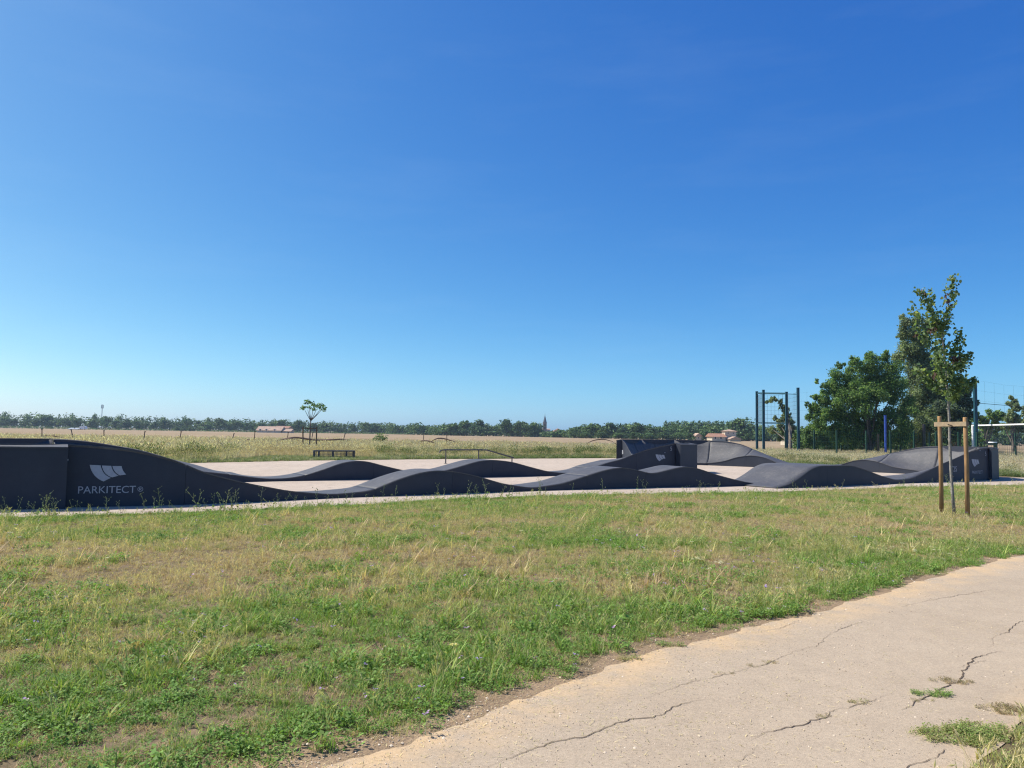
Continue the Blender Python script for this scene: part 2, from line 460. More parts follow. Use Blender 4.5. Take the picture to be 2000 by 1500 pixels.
track = empty('pump_track', (2, 26, 0))
tag(track, 'dark modular pump track loop with rollers and banked turns on pale concrete', 'pump track')
SECT = {}
def section(name, P, edge, width, zR, zL, nmod, block=None):
    """P: the R or L edge in plan; zR, zL callables s->z; block: side carrying the proud outer berm wall"""
    P, s = resample(P)
    nl = normals_left(P)
    w = np.array([width(x) if callable(width) else width for x in s])[:, None]
    if edge == 'R': R_, L_ = P, P + nl * w
    else: L_, R_ = P, P - nl * w
    SECT[name] = dict(s=s, R=R_, L=L_, nl=nl)
    zr, zl = zR(s, R_), zL(s, L_)
    SECT[name].update(zr=zr, zl=zl)
    K = 9
    cuts = np.linspace(0, len(s) - 1, nmod + 1).astype(int)
    for a, b in zip(cuts, cuts[1:]):
        idx = list(range(a, b + 1)); v, f = [], []
        for n_, i in enumerate(idx):
            T = (P[min(i + 1, len(P) - 1)] - P[max(i - 1, 0)]); T = T / np.linalg.norm(T)
            off = .008 * (1 if n_ == 0 else -1 if n_ == len(idx) - 1 else 0)
            d = zr[i] - zl[i]; e = 1 + 1.5 * min(1, max(0, (abs(d) - .25) / .7))
            for k in range(K):
                t = k / (K - 1)
                xy = L_[i] * (1 - t) + R_[i] * t + T * off + (-nl[i] * .015 if k == K - 1 else nl[i] * .015 if k == 0 else 0)
                if d >= 0: z = zl[i] + d * t ** e
                else: z = zr[i] - d * (1 - t) ** e
                v.append((xy[0], xy[1], z + .010))
        nn = len(idx); top = nn * K
        v += [(p[0], p[1], max(.012, p[2] - .022)) for p in v]
        for i in range(nn - 1):
            for k in range(K - 1):
                q = i * K + k; f.append((q, q + 1, q + K + 1, q + K)); q += top; f.append((q, q + K, q + K + 1, q + 1))
            for k in (0, K - 1):
                q = i * K + k; q2 = q + K
                f.append((q, q2, q2 + top, q + top) if k == 0 else (q, q + top, q2 + top, q2))
        for i in (0, nn - 1):
            for k in range(K - 1):
                q = i * K + k
                f.append((q, q + top, q + 1 + top, q + 1) if i == 0 else (q, q + 1, q + 1 + top, q + top))
        mod = link('track_module', mesh('track_module', v, f), M['deck'], track)
        mod.data.polygons.foreach_set('use_smooth', [p.normal.z > .3 for p in mod.data.polygons])
        for side in ('R', 'L'):
            E, z, sg = (R_, zr, -1) if side == 'R' else (L_, zl, 1)
            if block == side: continue
            v, f = [], []
            for n_, i in enumerate(idx):
                T = (P[min(i + 1, len(P) - 1)] - P[max(i - 1, 0)]); T = T / np.linalg.norm(T)
                o = T * .003 * (1 if n_ == 0 else -1 if n_ == nn - 1 else 0)
                for dd in (0, -.03):
                    p = E[i] + nl[i] * sg * dd + o
                    v += [(p[0], p[1], .011), (p[0], p[1], max(.02, z[i] - .008))]
            for i in range(nn - 1):
                q = i * 4; r_ = q + 4
                f += [(q, r_, r_ + 1, q + 1), (q + 2, q + 3, r_ + 3, r_ + 2), (q + 1, r_ + 1, r_ + 3, q + 3)]
            f += [(0, 1, 3, 2), ((nn - 1) * 4, (nn - 1) * 4 + 2, (nn - 1) * 4 + 3, (nn - 1) * 4 + 1)]
            pm = mesh('side_panel', v, f)
            if side == 'L': pm.flip_normals()
            link('side_panel', pm, M['side'], mod)
    if block:
        E, z, sg = (R_, zr, -1) if block == 'R' else (L_, zl, 1)
        nb = max(2, int(round(s[-1] / 1.9)))
        cut = np.linspace(0, len(s) - 1, nb + 1).astype(int)
        for a, b in zip(cut, cut[1:]):
            PR = .12 if name == 'S3' else .30
            oa, ob = E[a] + nl[a] * sg * PR, E[b] + nl[b] * sg * PR
            ia, ib = E[a] + nl[a] * sg * .017, E[b] + nl[b] * sg * .017
            t = (ob - oa) / np.linalg.norm(ob - oa) * .004
            oa, ia, ob, ib = oa + t, ia + t, ob - t, ib - t
            za, zb = z[a], z[b]
            v = [(*oa, .011), (*ob, .011), (*ob, zb - .045), (*oa, za - .045), (*ia, .011), (*ib, .011), (*ib, zb + .0), (*ia, za + .0)]
            bm_ = mesh('berm_wall', v, [(0, 1, 2, 3), (1, 5, 6, 2), (5, 4, 7, 6), (4, 0, 3, 7), (4, 5, 1, 0)])
            if block == 'L': bm_.flip_normals()
            wll = link('berm_wall', bm_, M['side'], track)
            n2 = np.array([ob[1] - oa[1], -(ob[0] - oa[0])]) / np.linalg.norm(ob - oa) * (1 if block == 'R' else -1) * .02
            c = [(*(oa + n2), za - .043), (*(ob + n2), zb - .043), (*ib, zb + .004), (*ia, za + .004)]
            c += [(x, y, zz - .025) for x, y, zz in c[:2]]
            cm = mesh('wall_cap', c, [(0, 1, 2, 3), (4, 5, 1, 0)])
            if block == 'L': cm.flip_normals()
            link('wall_cap', cm, M['deck'], wll)

def byx(knots):            # knots keyed by plan x of that edge
    def fn(s, E):
        kn = [(s[int(np.argmin(abs(E[:, 0] - x)))], z) for x, z in knots]
        return zprof(s, kn)
    return fn
def bypx(px, extra=(), sig=.16):
    def fn(s, E):
        return zprof(s, z_from_px(E, s, px) + [((s[-1] if a == 'end' else a), z) for a, z in extra], sig)
    return fn
def bys(*knots):
    return lambda s, E: zprof(s, [((s[-1] + k[0] if k[0] < 0 else k[0]), k[1]) for k in knots])
def const(z): return lambda s, E: np.full(len(s), z)

# plan of the loop
BDIR = np.array([.848, .530]); BNL = np.array([-.530, .848])
P1 = np.array([-8.75, 15.25])
L1 = catmull([P1, (-6.6, 16.3), (-3.66, 18.69), (0.19, 21.28), (3.6, 23.35), (8.16, 25.52)], 20)
l1R = [(-8.75, 1.25), (-8.19, 1.21), (-7.66, 1.14), (-7.01, .95), (-6.45, .67), (-5.78, .41), (-5.05, .21), (-4.2, .09), (-3.44, .14), (-2.77, .40), (-2.3, .56), (-1.94, .62), (-1.43, .58), (-.91, .46), (-.24, .23), (.62, .09), (1.51, .19), (2.28, .40), (2.93, .59), (3.35, .64), (3.77, .56), (4.36, .42), (4.97, .56), (5.42, .65), (5.87, .61), (6.61, .37), (7.57, .14), (8.16, .07)]
def l1L(s, E):
    RR = SECT['L1']['R']
    kn = [(s[int(np.argmin(abs(RR[:, 0] - x)))], z if x > -4.5 else .10 + .05 * max(0, min(1, (-4.5 - x) / 2))) for x, z in l1R]
    return zprof(s, kn)
section('L1', L1, 'R', 1.15, byx(l1R), l1L, 9)
A2, D2 = np.array([8.31, 24.23]), np.array([.8354, .5497])
l2R = [(8.3, .015), (8.94, .14), (9.37, .38), (9.71, .57), (10.16, .69), (11.59, .69), (12.34, .53), (13.11, .30), (13.92, .13), (14.76, .18), (15.65, .43), (16.57, .70), (17.53, .95), (18.37, 1.18), (19.06, 1.29), (19.6, 1.33)]
def l2L(s, E):
    RR = SECT['L2']['R']
    l = [(8.3, .04), (8.94, .14), (9.37, .38), (9.71, .57), (10.16, .69), (11.59, .69), (12.34, .53), (13.11, .30), (13.92, .15), (14.76, .12), (16, .12), (19.6, .12)]
    return zprof(s, [(s[int(np.argmin(abs(RR[:, 0] - x)))], z) for x, z in l])
section('L2', np.array([A2 + D2 * t for t in np.linspace(0, 13.5, 40)]), 'R',
        lambda s: 2.2 if s < 7 else 2.2 - .85 * min(1, (s - 7) / 5), byx(l2R), l2L, 5)
c3 = A2 + D2 * 13.5 + np.array([-.5497, .8354]) * 3.0
S3 = arc(c3, 3.0, 33.35 - 90, 133 - 90)
section('S3', S3, 'R', 1.35, const(1.33), const(.12), 3, 'R')
S4 = catmull([S3[-1], (17.6, 39.0), (14.4, 41.95), (11.41, 44.1)], 20)
c5, R5 = np.array([9.73, 40.5]), 3.98
section('S4', S4, 'R', 1.25,
        bypx([(1800, 873), (1780, 877), (1740, 886), (1715, 892), (1690, 897), (1660, 903), (1640, 907), (1610, 909), (1570, 909), (1545, 905), (1510, 893), (1480, 881), (1450, 868), (1420, 862)], [(0, 1.33), ('end', 1.38)]),
        bypx([(1740, 912), (1715, 902), (1690, 897.5), (1665, 900), (1640, 908), (1600, 918), (1550, 916), (1520, 906), (1495, 894), (1468, 889), (1440, 893), (1415, 901), (1390, 904.5)], [(0, .12), ('end', .12)]), 5)
S5 = arc(c5, R5, 65, 186)
section('S5', S5, 'R', 1.35, const(1.38), const(.12), 5, 'R')
S6 = catmull([S5[-1], (5.95, 38.3), (6.25, 36.6), (6.62, 35.05)], 16)
section('S6', S6, 'R', 1.25, bys((0, 1.36), (.7, 1.22), (1.5, .86), (2.3, .48), (3.2, .2), (4.2, .12), (-.01, .12)), bys((0, .12), (1.6, .14), (2.6, .35), (3.4, .75), (4.2, 1.15), (-.01, 1.3)), 2)
c7 = np.array([7.0, 32.9]) + BNL * 2.2
e6 = SECT['S6']['L'][-1]
a7 = math.degrees(math.atan2(e6[1] - c7[1], e6[0] - c7[0]))
S7 = arc(c7, 2.2, a7, -58)
section('S7', S7, 'L', 1.25, const(.12), const(1.3), 1, 'L')
S8e = np.array([-12.94, 21.8]) - BNL * 1.2
S8 = np.array([S7[-1] + (S8e - S7[-1]) * t for t in np.linspace(0, 1, 120)])
bL = [(1290, 872), (1260, 879), (1240, 887), (1211, 898), (1190, 903.5), (1168, 911), (1140, 921), (1102, 924.5), (1070, 921), (1030, 911.5), (1000, 902.5), (970, 898.5), (940, 900), (910, 908), (880, 917), (850, 923), (815, 923), (780, 918), (740, 907), (715, 901), (690, 900.5), (665, 906), (640, 915), (600, 929), (560, 935), (520, 935.7), (480, 931.5), (440, 926)]
def bR(s, E):
    LL, zl = SECT['S8']['L'], zprof(s, z_from_px(SECT['S8']['L'], s, bL) + [(0, 1.3)])
    z = zl.copy(); i0 = int(np.argmin(abs(s - 4.4)))
    z[:i0 + 1] = np.interp(s[:i0 + 1], [0, 1.4, 2.9, 4.4], [.12, .16, .58, z[i0]])
    kn = z_from_px(E, s, [(425, 922), (400, 914), (375, 906), (350, 902), (320, 893), (290, 884), (260, 876), (220, 869), (180, 863), (140, 859)])
    st = min(k[0] for k in kn); zz = zprof(s, [(st - .8, .25)] + kn + [(s[-1], 1.25)])
    m_ = s > st - .5
    z[m_] = zz[m_]
    return zprof(s, list(zip(s, z)), .12)
def bLz(s, E):
    kn = z_from_px(E, s, bL); e = max(k[0] for k in kn)
    return zprof(s, [(0, 1.3)] + kn + [(e + .8, .34), (e + 1.8, .2), (e + 3, .12), (s[-1], .12)])
section('S8', S8, 'L', 1.2, bR, bLz, 10)
c9 = (P1 + np.array([-12.94, 21.8])) / 2
R9 = np.linalg.norm(P1 - c9); a9 = math.degrees(math.atan2(21.8 - c9[1], -12.94 - c9[0]))
section('S9', arc(c9, R9, a9, a9 + 180), 'R', 1.35, const(1.25), const(.12), 6, 'R')

# ------------------------------------------------------------------ print on the track sides
def text_mesh(txt, size, align='CENTER'):
    cu = bpy.data.curves.new('lettering', 'FONT'); cu.body = txt; cu.size = size; cu.align_x = align; cu.resolution_u = 3
    o = bpy.data.objects.new('lettering', cu); COL.objects.link(o)
    bpy.context.view_layer.update()
    me = bpy.data.meshes.new_from_object(o.evaluated_get(bpy.context.evaluated_depsgraph_get()))
    bpy.data.objects.remove(o); bpy.data.curves.remove(cu)
    return me
def side_frame(sec, side, px, py, span=.3, prefer=None):
    S = SECT[sec]; E = S[side]
    xs = np.array([proj((p[0], p[1], .6))[0] for p in E]); i = int(np.argmin(abs(xs - px)))
    i0, i1 = max(0, i - 4), min(len(E) - 1, i + 4)
    T = E[i1] - E[i0]; T /= np.linalg.norm(T)
    out = -S['nl'][i] if side == 'R' else S['nl'][i]
    if np.cross(np.array([T[0], T[1], 0]), np.array([0, 0, 1]))[:2] @ out < 0: T = -T
    z = at(px, py, E[i][1])[2]
    X, Y, Z = Vector((T[0], T[1], 0)), Vector((0, 0, 1)), Vector((out[0], out[1], 0))
    o = Vector((E[i][0], E[i][1], z)) + Z * .012
    return Matrix(((X.x, Y.x, Z.x, o.x), (X.y, Y.y, Z.y, o.y), (X.z, Y.z, Z.z, o.z), (0, 0, 0, 1)))
def put(name, me, Mx, mat):
    me.transform(Mx); me.materials.clear()
    return link(name, me, mat, track)
def logo_mesh(w):
    # three curved sail stripes; units: width 255, height 128 as drawn
    def bez(a, b, c, k=8): return [((1-t)**2*a[0]+2*t*(1-t)*b[0]+t*t*c[0], (1-t)**2*a[1]+2*t*(1-t)*b[1]+t*t*c[1]) for t in [i/k for i in range(k+1)]]
    rails = [bez((0, 0), (20, -95), (100, -128)), bez((75, -4), (90, -80), (150, -100)), bez((83, -5), (98, -78), (158, -97)),
             bez((148, -8), (160, -62), (203, -84)), bez((156, -9), (168, -60), (211, -82)), bez((220, -10), (228, -50), (255, -75))]
    v, f = [], []
    for a, b in ((0, 1), (2, 3), (4, 5)):
        o = len(v)
        for p, q in zip(rails[a], rails[b]): v += [(*p, 0), (*q, 0)]
        for i in range(8): f.append((o + 2*i, o + 2*i + 2, o + 2*i + 3, o + 2*i + 1))
    k = w / 255
    return mesh('logo', [((x - 127) * k, (y + 64) * k, 0) for x, y, z in v], f)
put('logo', logo_mesh(.66), side_frame('L1', 'R', 212, 924), M['print'])
put('lettering', text_mesh('PARKITECT', .205), side_frame('L1', 'R', 206, 963), M['print'])
put('lettering', text_mesh('\u00ae', .14), side_frame('L1', 'R', 270, 960), M['print'])
put('logo', logo_mesh(.56), side_frame('S8', 'L', 1290, 894), M['print'])
put('logo', logo_mesh(.62), side_frame('L2', 'R', 1904, 904), M['print'])
put('lettering', text_mesh('PARKITECT', .17), side_frame('L2', 'R', 1907, 925), M['side_print'] if 'side_print' in M else M['print'])
put('lettering', text_mesh('T2S', .30), side_frame('L2', 'R', 1863, 921), M['print'])
put('logo', logo_mesh(.66), side_frame('S6', 'R', 1206, 884), M['print'])
for sec, side, px, py, h in (('S7', 'L', 1318, 876, .30),):
    Mx = side_frame('S8', 'L', 1311, 880)
    put('lettering', text_mesh('5', .24), Mx, M['print'])
put('lettering', text_mesh('5', .24), side_frame('L2', 'R', 1924, 890), M['print'])
for (sec, side, px, py) in (('L1', 'R', 131, 898), ('L2', 'R', 1914, 880), ('S8', 'L', 1300, 884)):
    MB().box(side_frame(sec, side, px, py) @ Vector((0, 0, .004)), (.03, .03, .03)).build('screw', M['print'], track)

# ------------------------------------------------------------------ leaf and blade materials
def mat_leaf(name, stops, trans=.3, instancer=True, vary=.35, tint_noise=None):
    m, N, L, B = new_mat(name)
    geo = N.new('ShaderNodeNewGeometry')
    if instancer:
        a = N.new('ShaderNodeAttribute'); a.attribute_type = 'INSTANCER'; a.attribute_name = 'tint'
        ma = N.new('ShaderNodeMath'); ma.operation = 'MULTIPLY_ADD'; ma.use_clamp = True
        L.new(geo.outputs['Random Per Island'], ma.inputs[0]); ma.inputs[1].default_value = vary
        sb = N.new('ShaderNodeMath'); sb.operation = 'SUBTRACT'; sb.inputs[1].default_value = vary / 2
        L.new(a.outputs['Fac'], sb.inputs[0]); L.new(sb.outputs[0], ma.inputs[2])
        fac = ma.outputs[0]
    else:
        fac = geo.outputs['Random Per Island']
    r = ramp(N, L, fac, stops)
    col = r.outputs[0]
    h1 = N.new('ShaderNodeMath'); h1.operation = 'MULTIPLY'; h1.inputs[1].default_value = 37.7; L.new(geo.outputs['Random Per Island'], h1.inputs[0])
    h2 = N.new('ShaderNodeMath'); h2.operation = 'FRACT'; L.new(h1.outputs[0], h2.inputs[0])
    hb = ramp(N, L, h2.outputs[0], [(0, (.62, .62, .62)), (.7, (1.05, 1.05, 1.05)), (1, (1.5, 1.5, 1.45))])
    col = mixc(N, L, 1.0, col, hb.outputs[0], 'MULTIPLY')
    if tint_noise:
        t = noise(N, L, tint_noise, 3, .5)
        q = ramp(N, L, t.outputs[0], [(.35, (.7, .72, .7)), (.65, (1.2, 1.18, 1.1))])
        col = mixc(N, L, 1.0, col, q.outputs[0], 'MULTIPLY')
    L.new(col, B.inputs['Base Color'])
    B.inputs['Roughness'].default_value = .6; B.inputs['Specular IOR Level'].default_value = .25
    tr = N.new('ShaderNodeBsdfTranslucent'); L.new(mixc(N, L, 1.0, col, (1.15, 1.2, .6), 'MULTIPLY'), tr.inputs['Color'])
    mx = N.new('ShaderNodeMixShader'); mx.inputs[0].default_value = trans
    L.new(B.outputs[0], mx.inputs[1]); L.new(tr.outputs[0], mx.inputs[2])
    L.new(mx.outputs[0], N['Material Output'].inputs['Surface'])
    return m
M['blade'] = mat_leaf('grass blade', [(0, (.17, .30, .055)), (.3, (.31, .385, .10)), (.52, (.41, .41, .155)), (.78, (.62, .50, .28)), (1, (.46, .33, .20))], .34, vary=.5)
M['weed'] = mat_leaf('weed leaf', [(0, (.165, .30, .06)), (.45, (.25, .36, .095)), (.8, (.36, .34, .14)), (1, (.22, .16, .09))], .40, vary=.5)
M['head'] = mat_leaf('straw seed head', [(0, (.50, .50, .24)), (.5, (.64, .56, .32)), (1, (.74, .63, .42))], .4)
M['tall'] = mat_leaf('tall dry grass', [(0, (.12, .20, .07)), (.3, (.33, .32, .18)), (.5, (.60, .555, .43)), (.8, (.80, .745, .63)), (1, (.55, .45, .35))], .45, vary=.6)
M['petal'] = mat_leaf('mauve petal', [(0, (.42, .30, .62)), (1, (.60, .36, .62))], .3)
M['petal2'] = mat_leaf('white petal', [(0, (.62, .60, .36)), (.6, (.70, .68, .5)), (1, (.70, .58, .12))], .3)
M['stalk'] = mat_leaf('grey green stalk', [(0, (.24, .29, .17)), (1, (.38, .40, .27))], .25)

# ------------------------------------------------------------------ small plants to scatter
SRC = bpy.data.collections.new('plant_sources')
def blades(r, n, h, spread, w, bend, segs=2, lean=.35):
    V, Fq = [], []
    for _ in range(n):
        a, b = r.uniform(0, 2*PI), r.uniform(0, 2*PI); rad = spread * math.sqrt(r.uniform())
        p = np.array([math.cos(a) * rad, math.sin(a) * rad, -.005]); d = np.array([math.cos(b), math.sin(b), 0])
        H = r.uniform(*h); W = w * r.uniform(.7, 1.3); ln = r.uniform(.05, lean); bd = r.uniform(.3, 1) * bend
        sdv = np.array([-d[1], d[0], 0]); o = len(V)
        for k in range(segs + 1):
            t = k / segs; c = p + d * H * (ln * t + bd * t * t) + np.array([0, 0, H * (t - .35 * bd * t * t)])
            ww = W * (1 - .85 * t) / 2
            V += [c - sdv * ww, c + sdv * ww]
        for k in range(segs): Fq.append((o + 2*k, o + 2*k + 1, o + 2*k + 3, o + 2*k + 2))
    return V, Fq
def leaves(r, n, spread, size, up, z0=.0, ztop=.05):
    V, Fq = [], []
    for _ in range(n):
        a = r.uniform(0, 2*PI); rad = spread * math.sqrt(r.uniform()); s_ = size * r.uniform(.6, 1.3)
        c = np.array([math.cos(a) * rad, math.sin(a) * rad, z0 + r.uniform(0, 1) * ztop])
        b = r.uniform(0, 2*PI); d = np.array([math.cos(b), math.sin(b), r.uniform(-.2, up)]); d /= np.linalg.norm(d)
        sdv = np.array([-math.sin(b), math.cos(b), r.uniform(-.3, .3)])
        o = len(V); V += [c, c + d*s_*.5 + sdv*s_*.32, c + d*s_, c + d*s_*.5 - sdv*s_*.32]
        Fq.append((o, o+1, o+2, o+3))
    return V, Fq
def heads(r, n, h, spread, ln, w, stalk=True):
    V, Fq = [], []; S, SF = [], []
    for _ in range(n):
        a, b = r.uniform(0, 2*PI), r.uniform(0, 2*PI); rad = spread * math.sqrt(r.uniform())
        p = np.array([math.cos(a)*rad, math.sin(a)*rad, 0]); H = r.uniform(*h); d = np.array([math.cos(b), math.sin(b), 0])
        top = p + d * H * r.uniform(.05, .45) + np.array([0, 0, H]); dr = d * r.uniform(.2, .9) + np.array([0, 0, r.uniform(.3, 1)]); dr /= np.linalg.norm(dr)
        sdv = np.array([-d[1], d[0], 0]); o = len(S)
        S += [p - sdv*.0015, p + sdv*.0015, top + sdv*.0012, top - sdv*.0012]; SF.append((o, o+1, o+2, o+3))
        for ax in (sdv, np.cross(sdv, dr)):
            o = len(V); L_ = ln * r.uniform(.7, 1.2)
            V += [top, top + dr*L_*.35 + ax*w, top + dr*L_, top + dr*L_*.35 - ax*w]; Fq.append((o, o+1, o+2, o+3))
    return V, Fq, S, SF
def src(name, parts):
    V, Fq, mi, mats = [], [], [], []
    for (v, f, m_) in parts:
        o = len(V); V += list(v); Fq += [tuple(i + o for i in q) for q in f]
        if m_ not in mats: mats.append(m_)
        mi += [mats.index(m_)] * len(f)
    me = mesh_np(name, np.array(V), np.array(Fq))
    for m_ in mats: me.materials.append(M[m_])
    me.polygons.foreach_set('material_index', np.array(mi, np.int32))
    o = bpy.data.objects.new(name, me)
    return o
def make_collection(name, objs):
    c = bpy.data.collections.new(name)
    for o in objs: c.objects.link(o)
    return c
def scatter(name, P, scl, idx, tint, coll, label, cat, tilt=.12, kind='stuff'):
    k = len(P); me = bpy.data.meshes.new(name)
    me.vertices.add(k); me.vertices.foreach_set('co', np.asarray(P, np.float32).ravel())
    rot = np.c_[rng.normal(0, tilt, k), rng.normal(0, tilt, k), rng.uniform(0, 2*PI, k)]
    for nm, ty, key, dat in (('rot', 'FLOAT_VECTOR', 'vector', rot), ('scl', 'FLOAT', 'value', scl), ('idx', 'INT', 'value', idx), ('tint', 'FLOAT', 'value', tint)):
        a = me.attributes.new(nm, ty, 'POINT')
        a.data.foreach_set(key, np.asarray(dat, np.int32 if ty == 'INT' else np.float32).ravel())
    me.update()
    o = bpy.data.objects.new(name, me); COL.objects.link(o)
    ng = bpy.data.node_groups.new(name, 'GeometryNodeTree')
    ng.interface.new_socket('Geometry', in_out='INPUT', socket_type='NodeSocketGeometry')
    ng.interface.new_socket('Geometry', in_out='OUTPUT', socket_type='NodeSocketGeometry')
    N, L = ng.nodes, ng.links
    gi, go = N.new('NodeGroupInput'), N.new('NodeGroupOutput')
    ip, ci = N.new('GeometryNodeInstanceOnPoints'), N.new('GeometryNodeCollectionInfo')
    ci.inputs['Collection'].default_value = coll; ci.inputs['Separate Children'].default_value = True; ci.inputs['Reset Children'].default_value = True
    def na(nm, ty):
        q = N.new('GeometryNodeInputNamedAttribute'); q.data_type = ty; q.inputs['Name'].default_value = nm; return q.outputs['Attribute']
    L.new(gi.outputs[0], ip.inputs['Points']); L.new(ci.outputs[0], ip.inputs['Instance'])
    ip.inputs['Pick Instance'].default_value = True
    L.new(na('idx', 'INT'), ip.inputs['Instance Index'])
    L.new(na('rot', 'FLOAT_VECTOR'), ip.inputs['Rotation']); L.new(na('scl', 'FLOAT'), ip.inputs['Scale'])
    L.new(ip.outputs[0], go.inputs[0])
    md = o.modifiers.new('scatter', 'NODES'); md.node_group = ng
    tag(o, label, cat, kind=kind)
    return o
def inside(P, poly):
    x, y = P[:, 0], P[:, 1]; poly = np.asarray(poly); r_ = np.zeros(len(P), bool); j = len(poly) - 1
    for i in range(len(poly)):
        xi, yi = poly[i][:2]; xj, yj = poly[j][:2]
        if yi != yj:
            r_ ^= ((yi > y) != (yj > y)) & (x < (xj - xi) * (y - yi) / (yj - yi) + xi)
        j = i
    return r_
def dist_poly(P, line):
    best = np.full(len(P), 1e9)
    for a, b in zip(line, line[1:]):
        a, b = np.asarray(a[:2], float), np.asarray(b[:2], float); d = b - a
        t = np.clip(((P - a) @ d) / (d @ d), 0, 1)
        best = np.minimum(best, np.linalg.norm(P - a - t[:, None] * d, axis=1))
    return best
_W = [(rng.normal(0, 1, 2), rng.uniform(0, 6.28)) for _ in range(18)]
def fnoise(P, scale, k0=0):
    v = 0
    for i in range(6):
        d, ph = _W[(i + k0) % 18]; v = v + np.sin((P @ d) * scale * (1 + .55 * i) + ph) / (1 + .35 * i)
    return v / 3.0
def smooth(x, a, b):
    t = np.clip((x - a) / (b - a), 0, 1); return t * t * (3 - 2 * t)
r = np.random.default_rng(21)
tufts = []
for i in range(3):
    tufts.append(src('grass_tuft.%03d' % i, [(*blades(r, 22, (.05, .12), .055, .0065, .6), 'blade')]))
for i in range(2):
    hv = heads(r, 6, (.10, .19), .05, .06, .0065)
    tufts.append(src('grass_tuft.%03d' % (3 + i), [(*blades(r, 16, (.05, .13), .06, .0045, .7), 'blade'), (hv[0], hv[1], 'head'), (hv[2], hv[3], 'head')]))
for i in range(2):
    tufts.append(src('grass_tuft.%03d' % (5 + i), [(*leaves(r, 46, .08, .024, .7, .0, .055), 'weed'), (*blades(r, 6, (.04, .09), .06, .004, .5), 'blade')]))
tufts.append(src('grass_tuft.007', [(*blades(r, 26, (.02, .065), .075, .005, 1.2, 1, .8), 'blade')]))      # short dry thatch
tufts.append(src('grass_tuft.008', [(*leaves(r, 44, .09, .03, 1.0, .0, .07), 'weed'), (*blades(r, 8, (.05, .10), .07, .005, .5), 'blade')]))                  # broad leaves
tufts.append(src('grass_tuft.009', [(*blades(r, 7, (.12, .22), .03, .012, .75, 3, .5), 'blade'), (*blades(r, 12, (.05, .10), .05, .006, .6), 'blade')]))
GRASS = make_collection('grass_sources', tufts)
def flower(r, mat, size, h):
    V, Fq = [], []
    for q in range(2):
        a = r.uniform(0, 6.28); c = np.array([math.cos(a)*.03*q, math.sin(a)*.03*q, h * r.uniform(.8, 1.1)])
        tx, ty = r.uniform(-.5, .5), r.uniform(-.9, .2)
        for k in range(5):
            w = 2*PI*k/5; d = np.array([math.cos(w), math.sin(w), tx*math.cos(w) + ty*math.sin(w) + .25]); e = np.array([-math.sin(w), math.cos(w), 0])
            o = len(V); V += [c, c + d*size*.7 + e*size*.38, c + d*size, c + d*size*.7 - e*size*.38]; Fq.append((o, o+1, o+2, o+3))
    b = blades(r, 3, (h*.8, h), .01, .004, .1); l = leaves(r, 10, .05, .035, .6, .01, h*.6)
    return [(V, Fq, mat), (*b, 'stalk'), (*l, 'weed')]
def umbel(r, mat, h):
    V, Fq = [], []
    for q in range(26):
        a, rad = r.uniform(0, 6.28), .035*math.sqrt(r.uniform()); c = np.array([math.cos(a)*rad, math.sin(a)*rad, h + r.uniform(-.006, .006)]); s_ = .007
        o = len(V); V += [c + np.array([-s_,0,0]), c + np.array([0,-s_,.002]), c + np.array([s_,0,0]), c + np.array([0,s_,.002])]; Fq.append((o, o+1, o+2, o+3))
    return [(V, Fq, mat), (*blades(r, 2, (h*.9, h), .006, .004, .05), 'stalk')]
FLOWERS = make_collection('flower_sources', [src('flower.000', flower(r, 'petal', .016, .15)), src('flower.001', flower(r, 'petal', .013, .12)), src('flower.002', umbel(r, 'petal2', .13))])
def stalk_weed(r, H):
    V, Fq, Hd, HF = [], [], [], []
    def seg(a, b, w):
        for ax in (np.array([1, 0, 0]), np.array([0, 1, 0])):
            o = len(V); V.extend([a - ax*w, a + ax*w, b + ax*w*.6, b - ax*w*.6]); Fq.append((o, o+1, o+2, o+3))
    def bud(c, s_):
        for ax, ay in ((np.array([1, 0, 0]), np.array([0, 0, 1])), (np.array([0, 1, 0]), np.array([0, 0, 1])), (np.array([1, 0, 0]), np.array([0, 1, 0]))):
            o = len(Hd); Hd.extend([c - ax*s_, c + ay*s_*1.6, c + ax*s_, c - ay*s_]); HF.append((o, o+1, o+2, o+3))
    p = np.zeros(3); d = np.array([r.normal(0, .15), r.normal(0, .15), 1.0])
    for k in range(5):
        q = p + d * H / 5; seg(p, q, .004); p = q; d += np.array([r.normal(0, .12), r.normal(0, .12), 0])
        if k > 0:
            for _ in range(r.integers(1, 3)):
                b = q + np.array([r.normal(0, .5), r.normal(0, .5), .7]) * H * r.uniform(.10, .24); seg(q, b, .0028); bud(b, .011 * r.uniform(.7, 1.4))
    bud(p, .014)
    lv = leaves(r, 16, .07, .06, .9, 0, H * .35)
    return [(V, Fq, 'stalk'), (Hd, HF, 'stalk'), (*lv, 'weed')]
STALKS = make_collection('stalk_sources', [src('stalk.%03d' % i, stalk_weed(r, h)) for i, h in enumerate((.34, .42, .5, .38))])
def tall_clump(r, n, h, spread):
    hv = heads(r, n, h, spread, .15, .017)
    S = np.array(hv[2]).reshape(-1, 4, 3)
    return [(*blades(r, n, (h[0]*.5, h[1]*.85), spread, .012, .35, 2, .3), 'tall'), (hv[0], hv[1], 'tall')]
TALL = make_collection('tall_sources', [src('tall_grass.%03d' % i, tall_clump(r, 46, (.5, .85), .26)) for i in range(3)]
                       + [src('tall_grass.003', [(*blades(r, 60, (.10, .30), .24, .016, .5), 'tall'), (*leaves(r, 50, .25, .06, .8, .0, .2), 'tall')])])

